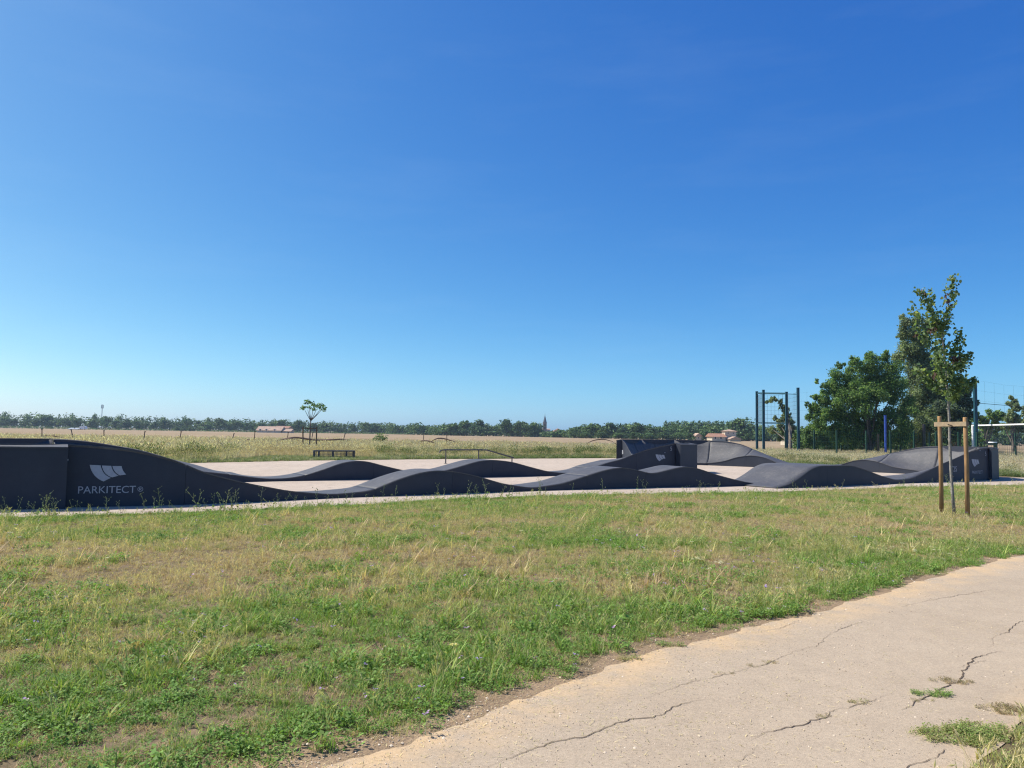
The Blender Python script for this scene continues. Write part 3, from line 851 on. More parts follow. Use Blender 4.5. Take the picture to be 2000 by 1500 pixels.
# ------------------------------------------------------------------ grass verge between path and slab
verge = list(pl) + [np.array([30., 24.])] + [p for p in sf[::-1] if p[0] < 30] + [np.array([-20., 9.]), np.array([-9., 2.2])]
def band_pts(bands, xfun):
    out = []
    for y0, y1, dens in bands:
        xa, xb = xfun(y0, y1); k = int((xb - xa) * (y1 - y0) * dens)
        out.append(np.c_[rng.uniform(xa, xb, k), rng.uniform(y0, y1, k)])
    return np.vstack(out)
fx = lambda y0, y1: (-.72 * y1 - 2.0, .72 * y1 + 2.0)
P = band_pts([(2.6, 4.5, 340), (4.5, 6.5, 380), (6.5, 9, 380), (9, 12, 340), (12, 16, 290), (16, 21, 220), (21, 31, 150)], fx)
P = P[inside(P, verge)]
dpath, dslab = dist_poly(P, pl), dist_poly(P, sf)
def blob(P, px, py, rx, ry):
    c = gnd(px, py)[:2]; return np.exp(-(((P[:, 0] - c[0]) / rx) ** 2 + ((P[:, 1] - c[1]) / ry) ** 2))
dry = .53 + .32 * fnoise(P, .9) + .42 * fnoise(P, 3.1, 5)
dry += .58 * blob(P, 150, 1100, 2.6, 1.7) + .40 * blob(P, 500, 1110, 1.3, 1.0) + .28 * blob(P, 900, 1080, 1.6, 1.2) + .14 * blob(P, 1650, 1010, 5.0, 2.6) + .18 * blob(P, 1950, 1030, 3, 2.5) + .10 * blob(P, 1250, 1060, 2.5, 2)
dry -= .55 * np.exp(-(dslab / .9) ** 2) * (1 - .5 * smooth(P[:, 0], 2, 10))
dry -= .34 * np.exp(-(dpath / 1.0) ** 2) + .30 * blob(P, 150, 1450, 1.6, 1.0) + .25 * blob(P, 1100, 1230, 1.4, 1.0) + .3 * blob(P, 1150, 1060, 1.5, 1.0) + .3 * blob(P, 650, 1330, 1.3, .8)
dry = .06 + .84 * smooth(dry, .10, .92)
keep = rng.uniform(size=len(P)) < (1 - .22 * smooth(dry, .6, 1.0) * (fnoise(P, 3.7, 2) > -.1)) * np.clip((dpath - .10 * smooth(-P[:, 1], -9, -5) + .20 * fnoise(P, 3.1, 9)) / .22, 0, 1)
keep &= rng.uniform(size=len(P)) < np.clip((dslab + .03 + .10 * fnoise(P, 2.5, 3)) / .15, .15, 1)
P, dry, dpath, dslab = P[keep], dry[keep], dpath[keep], dslab[keep]
u = rng.uniform(size=len(P)); idx = np.zeros(len(P), int)
weedy = np.clip(.46 - .34 * dry + .40 * np.exp(-(dpath / .35) ** 2) + .2 * blob(P, 120, 1460, 1.6, 1.0) + .22 * fnoise(P, 2.4, 7), .10, .9)
idx = np.where(u < weedy, rng.integers(5, 7, len(P)), rng.integers(0, 3, len(P)))
hd = (rng.uniform(size=len(P)) < np.clip(.20 + .35 * dry + .25 * fnoise(P, 1.3, 11), .05, .6)) & (u >= weedy)
idx = np.where(hd, rng.integers(3, 5, len(P)), idx)
th = (dry > .6) & (rng.uniform(size=len(P)) < .40); idx = np.where(th, 7, idx)
bl = (blob(P, 100, 1470, 1.3, .7) > .3) & (rng.uniform(size=len(P)) < .3); idx = np.where(bl, 8, idx)
scl = rng.uniform(.48, .9, len(P)) * (.85 + .15 * np.exp(-(dslab / .7) ** 2) + .15 * np.exp(-(dpath / .8) ** 2)) * (1.0 - .22 * smooth(dry, .45, .9)) * np.clip(.92 + .5 * fnoise(P, 3.4, 13), .5, 1.6)
wd_ = (rng.uniform(size=len(P)) < .045 * (fnoise(P, 1.9, 1) > -.1)) & (idx < 5); idx = np.where(wd_, 9, idx); scl = np.where(wd_, rng.uniform(.7, 1.2, len(P)), scl)
big = (rng.uniform(size=len(P)) < .05) & (idx < 5); scl = np.where(big, scl * 1.55, scl)
low = (idx >= 5) & (idx <= 6) & (dpath < .35); scl = np.where(low, scl * .8, scl)
tint = np.clip(dry + rng.normal(0, .12, len(P)), 0, 1)
T_ = band_pts([(2.6, 6.5, 150), (6.5, 12, 130), (12, 21, 90), (21, 31, 50)], fx); T_ = T_[inside(T_, verge)]
T_ = T_[(dist_poly(T_, pl) > .12 + .1 * rng.uniform(size=len(T_)))]
P = np.vstack([P, T_]); scl = np.r_[scl, rng.uniform(.5, .85, len(T_))]; idx = np.r_[idx, np.full(len(T_), 7)]; tint = np.r_[tint, np.clip(.72 + .3 * rng.uniform(size=len(T_)), .15, 1)]
wc = []
for cx_, cy_ in band_pts([(3.2, 7, 1.6), (7, 12, 1.3), (12, 24, .8)], fx):
    kk = int(rng.integers(8, 30)); wc.append(np.c_[rng.normal(cx_, .10 + .006 * kk, kk), rng.normal(cy_, .10 + .006 * kk, kk)])
wc = np.vstack(wc); wc = wc[inside(wc, verge)]; wc = wc[dist_poly(wc, pl) > .1]
P = np.vstack([P, wc]); scl = np.r_[scl, rng.uniform(.75, 1.35, len(wc))]; idx = np.r_[idx, rng.choice([0, 1, 5, 6, 8], len(wc))]; tint = np.r_[tint, np.clip(rng.normal(.08, .1, len(wc)), 0, 1)]
scatter('grass', np.c_[P, np.zeros(len(P))], scl, idx, tint, GRASS, 'patchy green and straw coloured grass between path and skate slab', 'grass')
# flowers in the verge
k = 420
F_ = band_pts([(3.2, 7, 11), (7, 12, 8), (12, 22, 3.5)], fx); F_ = F_[inside(F_, verge)]
w = .25 + .75 * (fnoise(F_, .8, 4) > .1) ; F_ = F_[rng.uniform(size=len(F_)) < w * .75]
fi = np.where(rng.uniform(size=len(F_)) < .06, 2, rng.integers(0, 2, len(F_)))
fl2 = band_pts([(9, 14, 22)], fx); fl2 = fl2[inside(fl2, verge)]; fl2 = fl2[blob(fl2, 1790, 1085, .8, .5) + blob(fl2, 1400, 1110, .5, .3) + blob(fl2, 1040, 1000, .5, .3) > .35]
F_ = np.vstack([F_, fl2]); fi = np.r_[fi, np.full(len(fl2), 2)]
scatter('wildflowers', np.c_[F_, np.zeros(len(F_))], rng.uniform(.5, .9, len(F_)), fi, rng.uniform(size=len(F_)) ** 2, FLOWERS, 'scattered small mauve and white wildflowers in the grass verge', 'flowers')
# seeding weeds standing along the slab edge, dark against or pale before the track side
wx = []
for x0, x1, nn_ in ((20, 90, 5), (95, 150, 8), (150, 300, 12), (380, 400, 4), (400, 480, 14), (500, 600, 8), (640, 720, 7), (850, 905, 10), (930, 990, 7), (1020, 1060, 3), (1230, 1250, 2), (1340, 1410, 7), (1520, 1560, 4), (1640, 1645, 1), (1800, 1900, 12), (0, 2000, 22)):
    for _ in range(nn_):
        wx.append(random.uniform(x0, x1))
W_ = []
sfp = np.array([proj((p[0], p[1], 0))[0] for p in sf])
for x in wx:
    i = int(np.argmin(abs(sfp - x))); p = sf[i] + np.array([.5, -.86]) * random.uniform(-.02, .35) + np.array([.848, .53]) * random.uniform(-.3, .3)
    W_.append((p[0], p[1], 0))
W_ = np.array(W_)
scatter('edge_weeds', W_, rng.uniform(.35, .95, len(W_)), rng.integers(0, 4, len(W_)), rng.uniform(size=len(W_)), STALKS, 'thin seeding weed stalks along the front edge of the slab', 'weeds', .15)
# corner turf on the far side of the path and tufts in its cracks
C_ = band_pts([(2.0, 7.5, 360)], lambda a, b: (1.2, 6.5))
cpoly = list(pr[20:270]) + [np.array([14., 9.]), np.array([6., 1.])]
C_ = C_[inside(C_, cpoly) & (dist_poly(C_, pr) > -.1)]
dr_ = dist_poly(C_, pr); C_ = C_[rng.uniform(size=len(C_)) < np.clip((dr_ + .03) / .2, 0, 1)]
dd = np.clip(.45 + .3 * fnoise(C_, 2.2, 2), 0, 1)
lst, tl = [C_], [dd]
ids = [np.where(rng.uniform(size=len(C_)) < .4, rng.integers(5, 7, len(C_)), rng.integers(0, 5, len(C_)))]
sc_ = [rng.uniform(.6, 1.0, len(C_))]
for px, py, nn_, rad, t_, sc0 in ((1505, 1295, 12, .045, .95, .18), (1465, 1303, 8, .035, .95, .16), (1415, 1317, 12, .06, .95, .16), (1680, 1373, 14, .045, .75, .22), (1820, 1358, 34, .075, .25, .34), (1860, 1332, 34, .085, 1.0, .24), (1800, 1370, 10, .045, .95, .18), (1610, 1402, 9, .04, .9, .16), (1875, 1442, 110, .15, .6, .42), (1930, 1432, 90, .14, .55, .42), (1965, 1388, 70, .11, 1.0, .26), (1310, 1262, 14, .06, .4, .4), (1230, 1290, 10, .06, .7, .4)):
    c = gnd(px, py)[:2]; ang = rng.uniform(0, 6.28, nn_); rr_ = rad * np.sqrt(rng.uniform(size=nn_))
    q = c + np.c_[np.cos(ang) * rr_ * 1.6, np.sin(ang) * rr_ * .8]
    lst.append(q); tl.append(np.clip(t_ + rng.normal(0, .1, nn_), 0, 1)); ids.append(np.where(rng.uniform(size=nn_) < .75, rng.integers(5, 7, nn_), 7)); sc_.append(np.full(nn_, sc0) * rng.uniform(.7, 1.3, nn_))
C_ = np.vstack(lst)
scatter('path_tufts', np.c_[C_, np.full(len(C_), .006)], np.hstack(sc_), np.hstack(ids), np.hstack(tl), GRASS, 'low weeds and grass growing at path corner and in its cracks', 'weeds')
# grit, pebbles and straw bits lying on the path and its dirt margin
def pebble(r, s_):
    V = [np.array(p) * s_ * r.uniform(.6, 1.2) for p in ((1, 0, 0), (0, 1, 0), (-1, 0, 0), (0, -1, 0), (0, 0, .7), (0, 0, -.5))]
    Q = [(0, 1, 4, 4), (1, 2, 4, 4), (2, 3, 4, 4), (3, 0, 4, 4)]
    return V, Q
M['grit'] = mat_leaf('pebble grit', [(0, (.18, .14, .10)), (.5, (.34, .27, .20)), (1, (.46, .39, .31))], 0.0)
def bits(r, n, s_):
    V = []; Q = []
    for _ in range(n):
        c = np.array([r.normal(0, .05), r.normal(0, .05), .0]); z = r.uniform(.5, 1.3) * s_; o = len(V); a = r.uniform(0, 6.28)
        ca, sa = math.cos(a) * z, math.sin(a) * z
        V += [c + np.array([ca, sa, 0]), c + np.array([-sa, ca, 0]), c + np.array([-ca, -sa, 0]), c + np.array([sa, -ca, 0]), c + np.array([0, 0, z * .8])]
        Q += [(o, o + 1, o + 4), (o + 1, o + 2, o + 4), (o + 2, o + 3, o + 4), (o + 3, o, o + 4)]
    return V, Q
def straw(r, n):
    V, Q = [], []
    for _ in range(n):
        c = np.array([r.normal(0, .06), r.normal(0, .06), .003]); a = r.uniform(0, 6.28); d = np.array([math.cos(a), math.sin(a), r.uniform(0, .15)]) * r.uniform(.02, .05); e = np.array([-math.sin(a), math.cos(a), 0]) * .0015
        o = len(V); V += [c - e, c + e, c + d]; Q += [(o, o + 1, o + 2)]
    return V, Q
GRIT = make_collection('grit_sources', [src('grit.000', [(*bits(r, 5, .004), 'grit')]), src('grit.001', [(*bits(r, 2, .008), 'grit')]), src('grit.002', [(*straw(r, 6), 'head')])])
gi_ = rng.integers(0, n - 1, 2600); gt = rng.uniform(size=2600) ** 3.2; gq = pl[gi_] * (1 - gt)[:, None] + pr[gi_] * gt[:, None] + np.array([-.5, .86]) * rng.uniform(-.1, .35, 2600)[:, None] * (gt < .12)[:, None] + rng.normal(0, .05, (2600, 2))
scatter('path_grit', np.c_[gq, np.full(len(gq), .0055)], rng.uniform(.6, 1.3, len(gq)), rng.choice(3, len(gq), p=[.52, .10, .38]), rng.uniform(size=len(gq)), GRIT, 'pebbles and straw bits lying on the path and its dirt margin', 'grit', .02)
# tall meadow beyond the slab
fxm = lambda y0, y1: (-.74 * y1 - 4, .74 * y1 + 4)
P = band_pts([(24, 36, 12), (36, 46, 12), (46, 56, 12), (56, 66, 9), (66, 78, 4), (78, 90, .8)], fxm)
slab_poly = list(sf) + SLAB_BACK
db = dist_poly(P, SLAB_BACK)
back = (P[:, 1] > np.interp(P[:, 0], [-60, -22, -14.8, 6.9, 12.3, 17.5, 22, 24, 40, 90], [8, 29.5, 35.6, 53.5, 47.2, 42.2, 36, 34, 36.4, 45])) & ~inside(P, slab_poly)
P, db = P[back], db[back]
right = smooth(P[:, 0], 8, 22)
tdry = np.clip(.12 + .95 * smooth(db, 1.0, 5.0) + .22 * fnoise(P, .35, 3) - .18 * right, 0, 1)
m_ = P[:, 1] > 100; keep = rng.uniform(size=len(P)) < np.where(m_, .6, 1.0); 
shortp = np.clip(1.1 - smooth(db, .4, 3.0) * 1.12 + .4 * right * (1 - smooth(P[:, 1], 62, 66)), 0, 1)
idx = np.where(rng.uniform(size=len(P)) < shortp, 3, rng.integers(0, 3, len(P)))
scl = rng.uniform(.75, 1.08, len(P)) * np.where(idx == 3, 1.0, (.82 + .15 * fnoise(P, .5, 6)) * (1 - .30 * right))
scl = np.where(idx == 3, scl * (.8 + .9 * smooth(db, 0, 4)), scl)
P, scl, idx, tdry = P[keep], scl[keep], idx[keep], tdry[keep]
nb = (P[:, 0] > -14.5) & (P[:, 0] < -7.8) & (P[:, 1] < 47)
idx = np.where(nb, 3, idx); scl = np.where(nb, .55, scl); tdry = np.where(nb, .12, tdry)
var = rng.uniform(.62, 1.2, len(P)); scl = scl * np.where(idx == 3, 1, var)
scatter('meadow', np.c_[P, np.zeros(len(P))], scl, idx, np.clip(tdry + rng.normal(0, .13, len(P)), 0, 1), TALL, 'tall dry meadow grass with a green fringe behind the slab', 'grass', .1)

# ------------------------------------------------------------------ trees
def mat_bark(name, c1, c2): return simple(name, c1, c2, 12, .9, .1, bmp=.6, bscale=40, bdist=.02)
M['bark'] = mat_bark('grey brown bark', (.10, .085, .07), (.19, .165, .14))
M['youngbark'] = mat_bark('pale lichen bark', (.20, .185, .16), (.32, .30, .26))
M['leaf_a'] = mat_leaf('plum leaf', [(0, (.08, .16, .065)), (.6, (.15, .26, .09)), (1, (.32, .44, .14))], .48, False, tint_noise=.7)
M['leaf_b'] = mat_leaf('grey green leaf', [(0, (.13, .18, .11)), (.6, (.21, .28, .15)), (1, (.38, .43, .24))], .48, False, tint_noise=.7)
M['leaf_c'] = mat_leaf('dark leaf', [(0, (.07, .115, .085)), (.7, (.13, .185, .115)), (1, (.23, .28, .16))], .42, False, tint_noise=.7)
M['leaf_r'] = mat_leaf('judas tree leaf', [(0, (.085, .14, .07)), (.45, (.15, .225, .10)), (.92, (.29, .36, .13)), (1, (.30, .33, .13))], .45, False)
M['pod'] = mat_leaf('reddish pod', [(0, (.085, .05, .04)), (1, (.17, .10, .075))], .2, False)
M['leaf_y'] = mat_leaf('fresh ash leaf', [(0, (.10, .19, .08)), (.7, (.16, .27, .11)), (1, (.26, .36, .15))], .4, False)
FARLEAF = [mat_leaf('far leaf one', [(0, (0.046, 0.091, 0.034)), (.6, (0.075, 0.137, 0.046)), (1, (0.127, 0.202, 0.063))], .2, False, tint_noise=.16),
           mat_leaf('far leaf two', [(0, (0.057, 0.111, 0.040)), (.6, (0.098, 0.169, 0.055)), (1, (0.161, 0.247, 0.081))], .2, False, tint_noise=.16),
           mat_leaf('far leaf three', [(0, (0.075, 0.137, 0.052)), (.6, (0.127, 0.215, 0.075)), (1, (0.196, 0.299, 0.103))], .2, False, tint_noise=.16)]
def leaf_cloud(r, clumps, n, size, k=4, droop=0.0, shell=.55, flat=1.0):
    C = np.array([c[:3] for c in clumps], float); R = np.array([c[3] for c in clumps], float)
    w = R ** 2; ci = r.choice(len(C), n, p=w / w.sum())
    d = r.normal(size=(n, 3)); d /= np.linalg.norm(d, axis=1)[:, None]
    rad = R[ci] * (shell + (1 - shell) * r.uniform(size=n) ** .6) * (1 + .22 * r.normal(size=n)).clip(.3, 1.6)
    off = d * rad[:, None]; off[:, 2] *= flat
    c = C[ci] + off
    nrm = d * .6 + r.normal(size=(n, 3)) * .7 + np.array([0, 0, .35]); nrm /= np.linalg.norm(nrm, axis=1)[:, None]
    a = np.cross(nrm, r.normal(size=(n, 3))); a[:, 2] -= droop; a /= np.linalg.norm(a, axis=1)[:, None]
    b = np.cross(nrm, a); b /= np.linalg.norm(b, axis=1)[:, None]
    s_ = size * r.uniform(.55, 1.35, n)[:, None]
    if k == 4: prof = [(-.5, 0), (.05, .34), (.55, 0), (.05, -.34)]
    else: prof = [(-.45, 0), (-.25, .42), (.15, .40), (.6, 0), (.15, -.40), (-.25, -.42)]
    V = np.stack([c + a * s_ * p + b * s_ * q for p, q in prof], 1).reshape(-1, 3)
    return V, np.arange(n * len(prof)).reshape(n, len(prof))
def branchwork(mb, r, base, tops, r0, fork=.35, n=7):
    base = Vector(base)
    for t in tops:
        t = Vector(t); k = 6; pts, rad = [], []
        for i in range(k + 1):
            q = i / k; s_ = max(0, (q - fork) / (1 - fork)) if q > fork else 0
            p = Vector((base.x + (t.x - base.x) * (q * .15 + s_ * .85), base.y + (t.y - base.y) * (q * .15 + s_ * .85), base.z + (t.z - base.z) * q))
            if 0 < i < k: p += Vector((r.normal(0, .04), r.normal(0, .04), 0)) * (t.z - base.z) * .25
            pts.append(p); rad.append(max(.006, r0 * (1 - .85 * q)))
        mb.tube(pts, rad, n)
def tree(name, label, base, clumps, leafmat, n, size, r0, seed, fork=.35, group=None, ntop=7, k=4, bark='bark', droop=0, shell=.5):
    r = np.random.default_rng(seed); root = empty(name, base)
    mb = MB(); order = sorted(clumps, key=lambda c: -c[3])[:ntop]
    branchwork(mb, r, base, [c[:3] for c in order], r0, fork)
    mb.build('trunk', M[bark], root, True)
    V, Fq = leaf_cloud(r, clumps, n, size, k, droop, shell)
    link('crown', mesh_np('crown', V, Fq), M[leafmat], root)
    return tag(root, label, 'tree', group)
def pxclumps(D, lst, seed, sub=7):
    """clumps from photo pixels at depth D: (px, py, radius in px); each is broken into smaller lobes"""
    r = np.random.default_rng(seed); out = []
    for px, py, rp in lst:
        R = rp * D / FPX; c = at(px, py, D + r.normal(0, .45) * R)
        out.append((*c, R * .62))
        for _ in range(sub):
            d = r.normal(size=3); d /= np.linalg.norm(d)
            out.append((*(c + d * R * r.uniform(.6, .95)), R * r.uniform(.22, .42)))
    return out
tree('plum_tree', 'broad dark green tree with low spreading twigs behind the mesh fence', gnd(1700, 893), 
     pxclumps(68.6, [(1645, 745, 34), (1690, 728, 34), (1730, 722, 32), (1745, 765, 40), (1690, 775, 42), (1640, 790, 36), (1610, 800, 22), (1595, 745, 6), (1610, 752, 9), (1625, 762, 14), (1590, 776, 7), (1604, 780, 10), (1578, 790, 6), (1590, 800, 12), (1580, 815, 12), (1600, 825, 22), (1650, 830, 36), (1710, 825, 38), (1750, 815, 34), (1705, 700, 16), (1728, 696, 12), (1670, 705, 14), (1770, 850, 22), (1640, 715, 10), (1665, 852, 24), (1718, 848, 24), (1630, 850, 20), (1690, 842, 26), (1745, 852, 18), (1610, 775, 16), (1655, 770, 24), (1715, 760, 30)], 3), 'leaf_a', 90000, .15, .15, 4, .22, ntop=12)
tree('poplar_tree', 'tall grey green tree rising behind the mesh fence, above the broad one', gnd(1790, 889),
     pxclumps(80, [(1775, 645, 24), (1795, 625, 16), (1770, 680, 26), (1800, 670, 28), (1815, 640, 16), (1785, 715, 34), (1820, 715, 30), (1800, 755, 38), (1835, 770, 34), (1785, 790, 34), (1825, 815, 34), (1790, 835, 30), (1850, 830, 24), (1760, 620, 8), (1762, 655, 10), (1800, 855, 22), (1830, 852, 20), (1775, 858, 18), (1810, 735, 26), (1795, 690, 22)], 5), 'leaf_b', 72000, .165, .15, 6, .3, ntop=10)
tree('dark_tree', 'dark bluish leafed tree at the right end, partly behind the staked sapling', gnd(1872, 892),
     pxclumps(74, [(1870, 765, 24), (1888, 785, 18), (1878, 805, 24), (1862, 835, 26), (1892, 765, 10), (1885, 820, 14), (1880, 745, 10), (1850, 800, 22), (1898, 752, 6), (1845, 845, 22)], 7), 'leaf_c', 26000, .17, .2, 8, .3)
tree('leaning_tree', 'small sparse tree with a bent crown seen through the tall court posts', gnd(1545, 884),
     pxclumps(92, [(1505, 782, 6), (1514, 779, 6), (1497, 786, 4), (1524, 786, 5), (1528, 794, 7), (1526, 781, 3), (1534, 803, 9), (1540, 812, 9), (1530, 818, 10), (1515, 818, 6), (1544, 826, 10), (1525, 832, 12), (1508, 838, 10), (1545, 842, 12), (1528, 850, 12)], 9), 'leaf_b', 8000, .19, .13, 10, .4, ntop=9)
tree('bushy_tree', 'low bushy green tree left of the broad one, behind the fence', gnd(1600, 887),
     pxclumps(76, [(1590, 838, 20), (1612, 850, 20), (1575, 856, 14), (1600, 868, 16), (1625, 868, 16), (1640, 855, 16)], 11), 'leaf_a', 20000, .16, .14, 12, .2)
for nm, lab, D, lst, sd_ in (('shade_tree', 'rounded green tree beyond the goal, left of the slender one', 120, [(1905, 815, 12), (1918, 822, 12), (1935, 812, 13), (1950, 814, 14), (1925, 835, 16), (1945, 835, 16), (1900, 838, 12)], 13),
                             ('slender_tree', 'slender tree with a wispy top near the right picture edge', 110, [(1976, 776, 5), (1982, 783, 7), (1972, 790, 6), (1985, 796, 9), (1975, 806, 10), (1968, 815, 9), (1985, 818, 12), (1972, 832, 14), (1992, 838, 12)], 15),
                             ('edge_tree', 'green tree cut off by the right picture edge beyond the goal', 118, [(2006, 805, 12), (2014, 820, 16), (2000, 832, 14), (2020, 840, 16)], 17)):
    base = np.array([at(np.mean([c[0] for c in lst]), 850, D)[0], D, 0])
    tree(nm, lab, base, pxclumps(D, lst, sd_), 'leaf_a' if sd_ == 13 else 'leaf_b', 4500, .34, .16, sd_ + 1, .3)
# young staked judas tree on the verge
D = 16.45
root = empty('judas_tree', (9.43, D, 0))
tag(root, 'tall thin sapling with sparse leaves and reddish pods tied between two wooden stakes', 'tree')
rr = np.random.default_rng(33)
def pl3(lst, jit=.0): return [Vector(at(px, py, D + dy)) for px, py, dy in lst]
mb = MB()
trunk = pl3([(1864, 1010, 0), (1860, 960, 0), (1857, 910, 0), (1855, 860, .02), (1854, 820, .02), (1852, 780, 0), (1848, 740, 0), (1845, 700, 0), (1841, 660, 0), (1838, 635, 0)])
trunk[0].z = -.02
mb.tube(trunk, [.036, .031, .030, .028, .025, .023, .019, .016, .012, .009], 9)
for i in range(16):     # knots left by pruning
    t = rr.uniform(.5, 4.8); a = trunk[int(t)].lerp(trunk[int(t) + 1], t % 1); w = rr.uniform(0, 6.28)
    mb.tube([a, a + Vector((math.cos(w) * .05, math.sin(w) * .05, .015))], [.011, .006], 5)
mb.build('trunk', M['youngbark'], root, True)
BR = [[(1841, 660, 0), (1848, 620, .05), (1856, 580, .05), (1862, 545, .02)], [(1841, 655, 0), (1826, 625, -.05), (1814, 598, -.08), (1793, 565, -.1)],
      [(1840, 665, 0), (1830, 640, .1), (1822, 610, .15), (1815, 575, .2)], [(1846, 705, 0), (1822, 680, -.15), (1800, 650, -.2), (1782, 605, -.2)],
      [(1847, 725, 0), (1862, 700, .1), (1870, 675, .1), (1876, 650, .1)], [(1850, 755, 0), (1872, 735, -.1), (1886, 705, -.15), (1888, 695, -.15)],
      [(1852, 778, 0), (1876, 765, .1), (1890, 750, .12), (1900, 742, .12)], [(1851, 770, 0), (1828, 755, .2), (1810, 735, .25), (1792, 722, .25)],
      [(1850, 760, 0), (1840, 740, .3), (1835, 720, .4), (1830, 695, .45)], [(1849, 750, 0), (1842, 735, -.3), (1835, 710, -.4), (1836, 690, -.45)],
      [(1851, 775, 0), (1862, 770, -.25), (1868, 755, -.35), (1872, 740, -.4)], [(1848, 735, 0), (1860, 725, .3), (1868, 715, .35), (1880, 700, .4)], [(1845, 700, 0), (1838, 675, .15), (1834, 650, .25), (1828, 630, .3)]]
cl = []
for b in BR:
    P3 = pl3(b); MB().tube(P3, [.011, .008, .006, .003], 6).build('branch', M['youngbark'], root, True)
    for q in np.linspace(.18, 1, 11):
        t = q * 3; i = min(2, int(t)); c = P3[i].lerp(P3[i + 1], t - i)
        cl.append((c.x, c.y, c.z, .14 + .04 * (1 - q)))
V, Fq = leaf_cloud(rr, cl, 3000, .068, 6, .5, .1)
link('crown', mesh_np('crown', V, Fq), M['leaf_r'], root)
pc = [(*at(px, py, D - .1), .085) for px, py in ((1795, 573), (1802, 575), (1850, 588), (1847, 578), (1853, 600), (1815, 648), (1822, 645), (1790, 655), (1835, 742), (1845, 748), (1825, 735), (1860, 700), (1872, 702), (1835, 690))]
V, Fq = leaf_cloud(rr, pc, 110, .075, 4, 1.6, .2); V = V
o = link('seed_pods', mesh_np('seed_pods', V, Fq), M['pod'], root); o['kind'] = 'stuff'
def mat_wood(name, c1, c2, c3):
    m, N, L, B = new_mat(name); g = N.new('ShaderNodeNewGeometry'); mp = N.new('ShaderNodeMapping'); mp.inputs['Scale'].default_value = (40, 40, 1.6)
    L.new(g.outputs['Position'], mp.inputs['Vector']); a = noise(N, L, 1.0, 5, .65, coord=mp.outputs[0]); b = noise(N, L, 2.2, 4, .6)
    r1 = ramp(N, L, a.outputs[0], [(.3, c1), (.52, c2), (.62, c3)]); r2 = ramp(N, L, b.outputs[0], [(.3, (.6, .62, .66)), (.65, (1.1, 1.08, 1.05))])
    L.new(mixc(N, L, 1.0, r1.outputs[0], r2.outputs[0], 'MULTIPLY'), B.inputs['Base Color']); B.inputs['Roughness'].default_value = .75; B.inputs['Specular IOR Level'].default_value = .2
    bump(N, L, a.outputs[0], .6, .008, B); return m
M['stake'] = mat_wood('amber round wood', (.21, .12, .06), (.40, .24, .11), (.46, .30, .16))
M['board'] = simple('weathered board', (.36, .27, .17), (.27, .21, .14), 9, .8, .2, bmp=.3)
root = empty('tree_stakes', (9.47, 16.5, 0)); tag(root, 'pair of round amber wooden stakes with a crossboard holding the right sapling', 'tree stakes')
for (bx, by), (tx, ty), y in (((1839, 1004), (1835, 813), 16.9), ((1890, 1013), (1885, 815), 16.1)):
    a, b = Vector(at(bx, by, y)), Vector(at(tx, ty, y)); a.z = -.03
    mid = a.lerp(b, .5) + Vector((.008, .0, 0))
    MB().tube([a, mid, b - Vector((0, 0, .01)), b], [.045, .043, .042, .037], 12).build('stake', M['stake'], root, True)
a, b = Vector(at(1830, 829, 16.86)), Vector(at(1893, 828, 16.02))
dv = (b - a).normalized(); sdv = Vector((dv.y, -dv.x, 0)) * .066
MB().bar(a + sdv, b + sdv, .022, .095).build('crossboard', M['board'], root)
MB().bar(a.lerp(b, .12) - sdv, a.lerp(b, .9) - sdv, .022, .085).build('crossboard', M['board'], root)
MB().tube([Vector(at(1848, 829, 16.45)) + Vector((.0, -.06, .0)), Vector(at(1856, 832, 16.4)) + Vector((.02, -.05, 0)), Vector(at(1862, 829, 16.45))], .012, 6).build('tie_strap', M['crack'], root)
# small staked tree at the back
D = 49.5
root = empty('young_tree', gnd(604, 890)); tag(root, 'little umbrella crowned young tree standing alone at the meadow edge', 'tree')
rr = np.random.default_rng(5)
mb = MB(); T0 = [Vector(at(px, py, D)) for px, py in ((604, 892), (605, 860), (606, 835), (607, 822))]; T0[0].z = -.02
mb.tube(T0, [.05, .045, .04, .035], 7)
for tip in ((594, 798), (604, 795), (612, 797), (601, 800), (618, 800), (626, 799), (631, 797)):
    m1 = T0[3] if tip[0] < 615 else Vector(at(607, 822, D)); t = Vector(at(*tip, D + rr.uniform(-.4, .4)))
    mb.tube([m1, m1.lerp(t, .55) + Vector((0, 0, -.03)), t], [.03, .018, .01], 6)
mb.build('trunk', M['bark'], root, True)
yc = [(*at(px, py, D + rr.uniform(-.5, .5)), .20) for px, py in ((594, 795), (598, 788), (606, 786), (612, 790), (603, 796), (612, 799), (618, 793), (623, 795), (628, 792), (633, 797), (630, 801), (592, 798), (600, 783), (624, 790))]
V, Fq = leaf_cloud(rr, yc, 420, .13, 4, .7, .2, .55)
link('crown', mesh_np('crown', V, Fq), M['leaf_y'], root)
M['oldwood'] = simple('weathered stake', (.13, .09, .06), (.20, .15, .10), 6, .85, .15)
root = empty('tree_stakes', gnd(604, 890)); tag(root, 'slim brown stakes with a crossbar around the little tree by the meadow', 'tree stakes')
for px in (591.5, 618):
    a, b = Vector(at(px, 891, D)), Vector(at(px + .2, 833, D)); a.z = -.02
    MB().tube([a, b], .045, 8).build('stake', M['oldwood'], root)
MB().bar(at(590, 836, D - .06), at(619, 837, D - .06), .04, .07).build('crossbar', M['oldwood'], root)

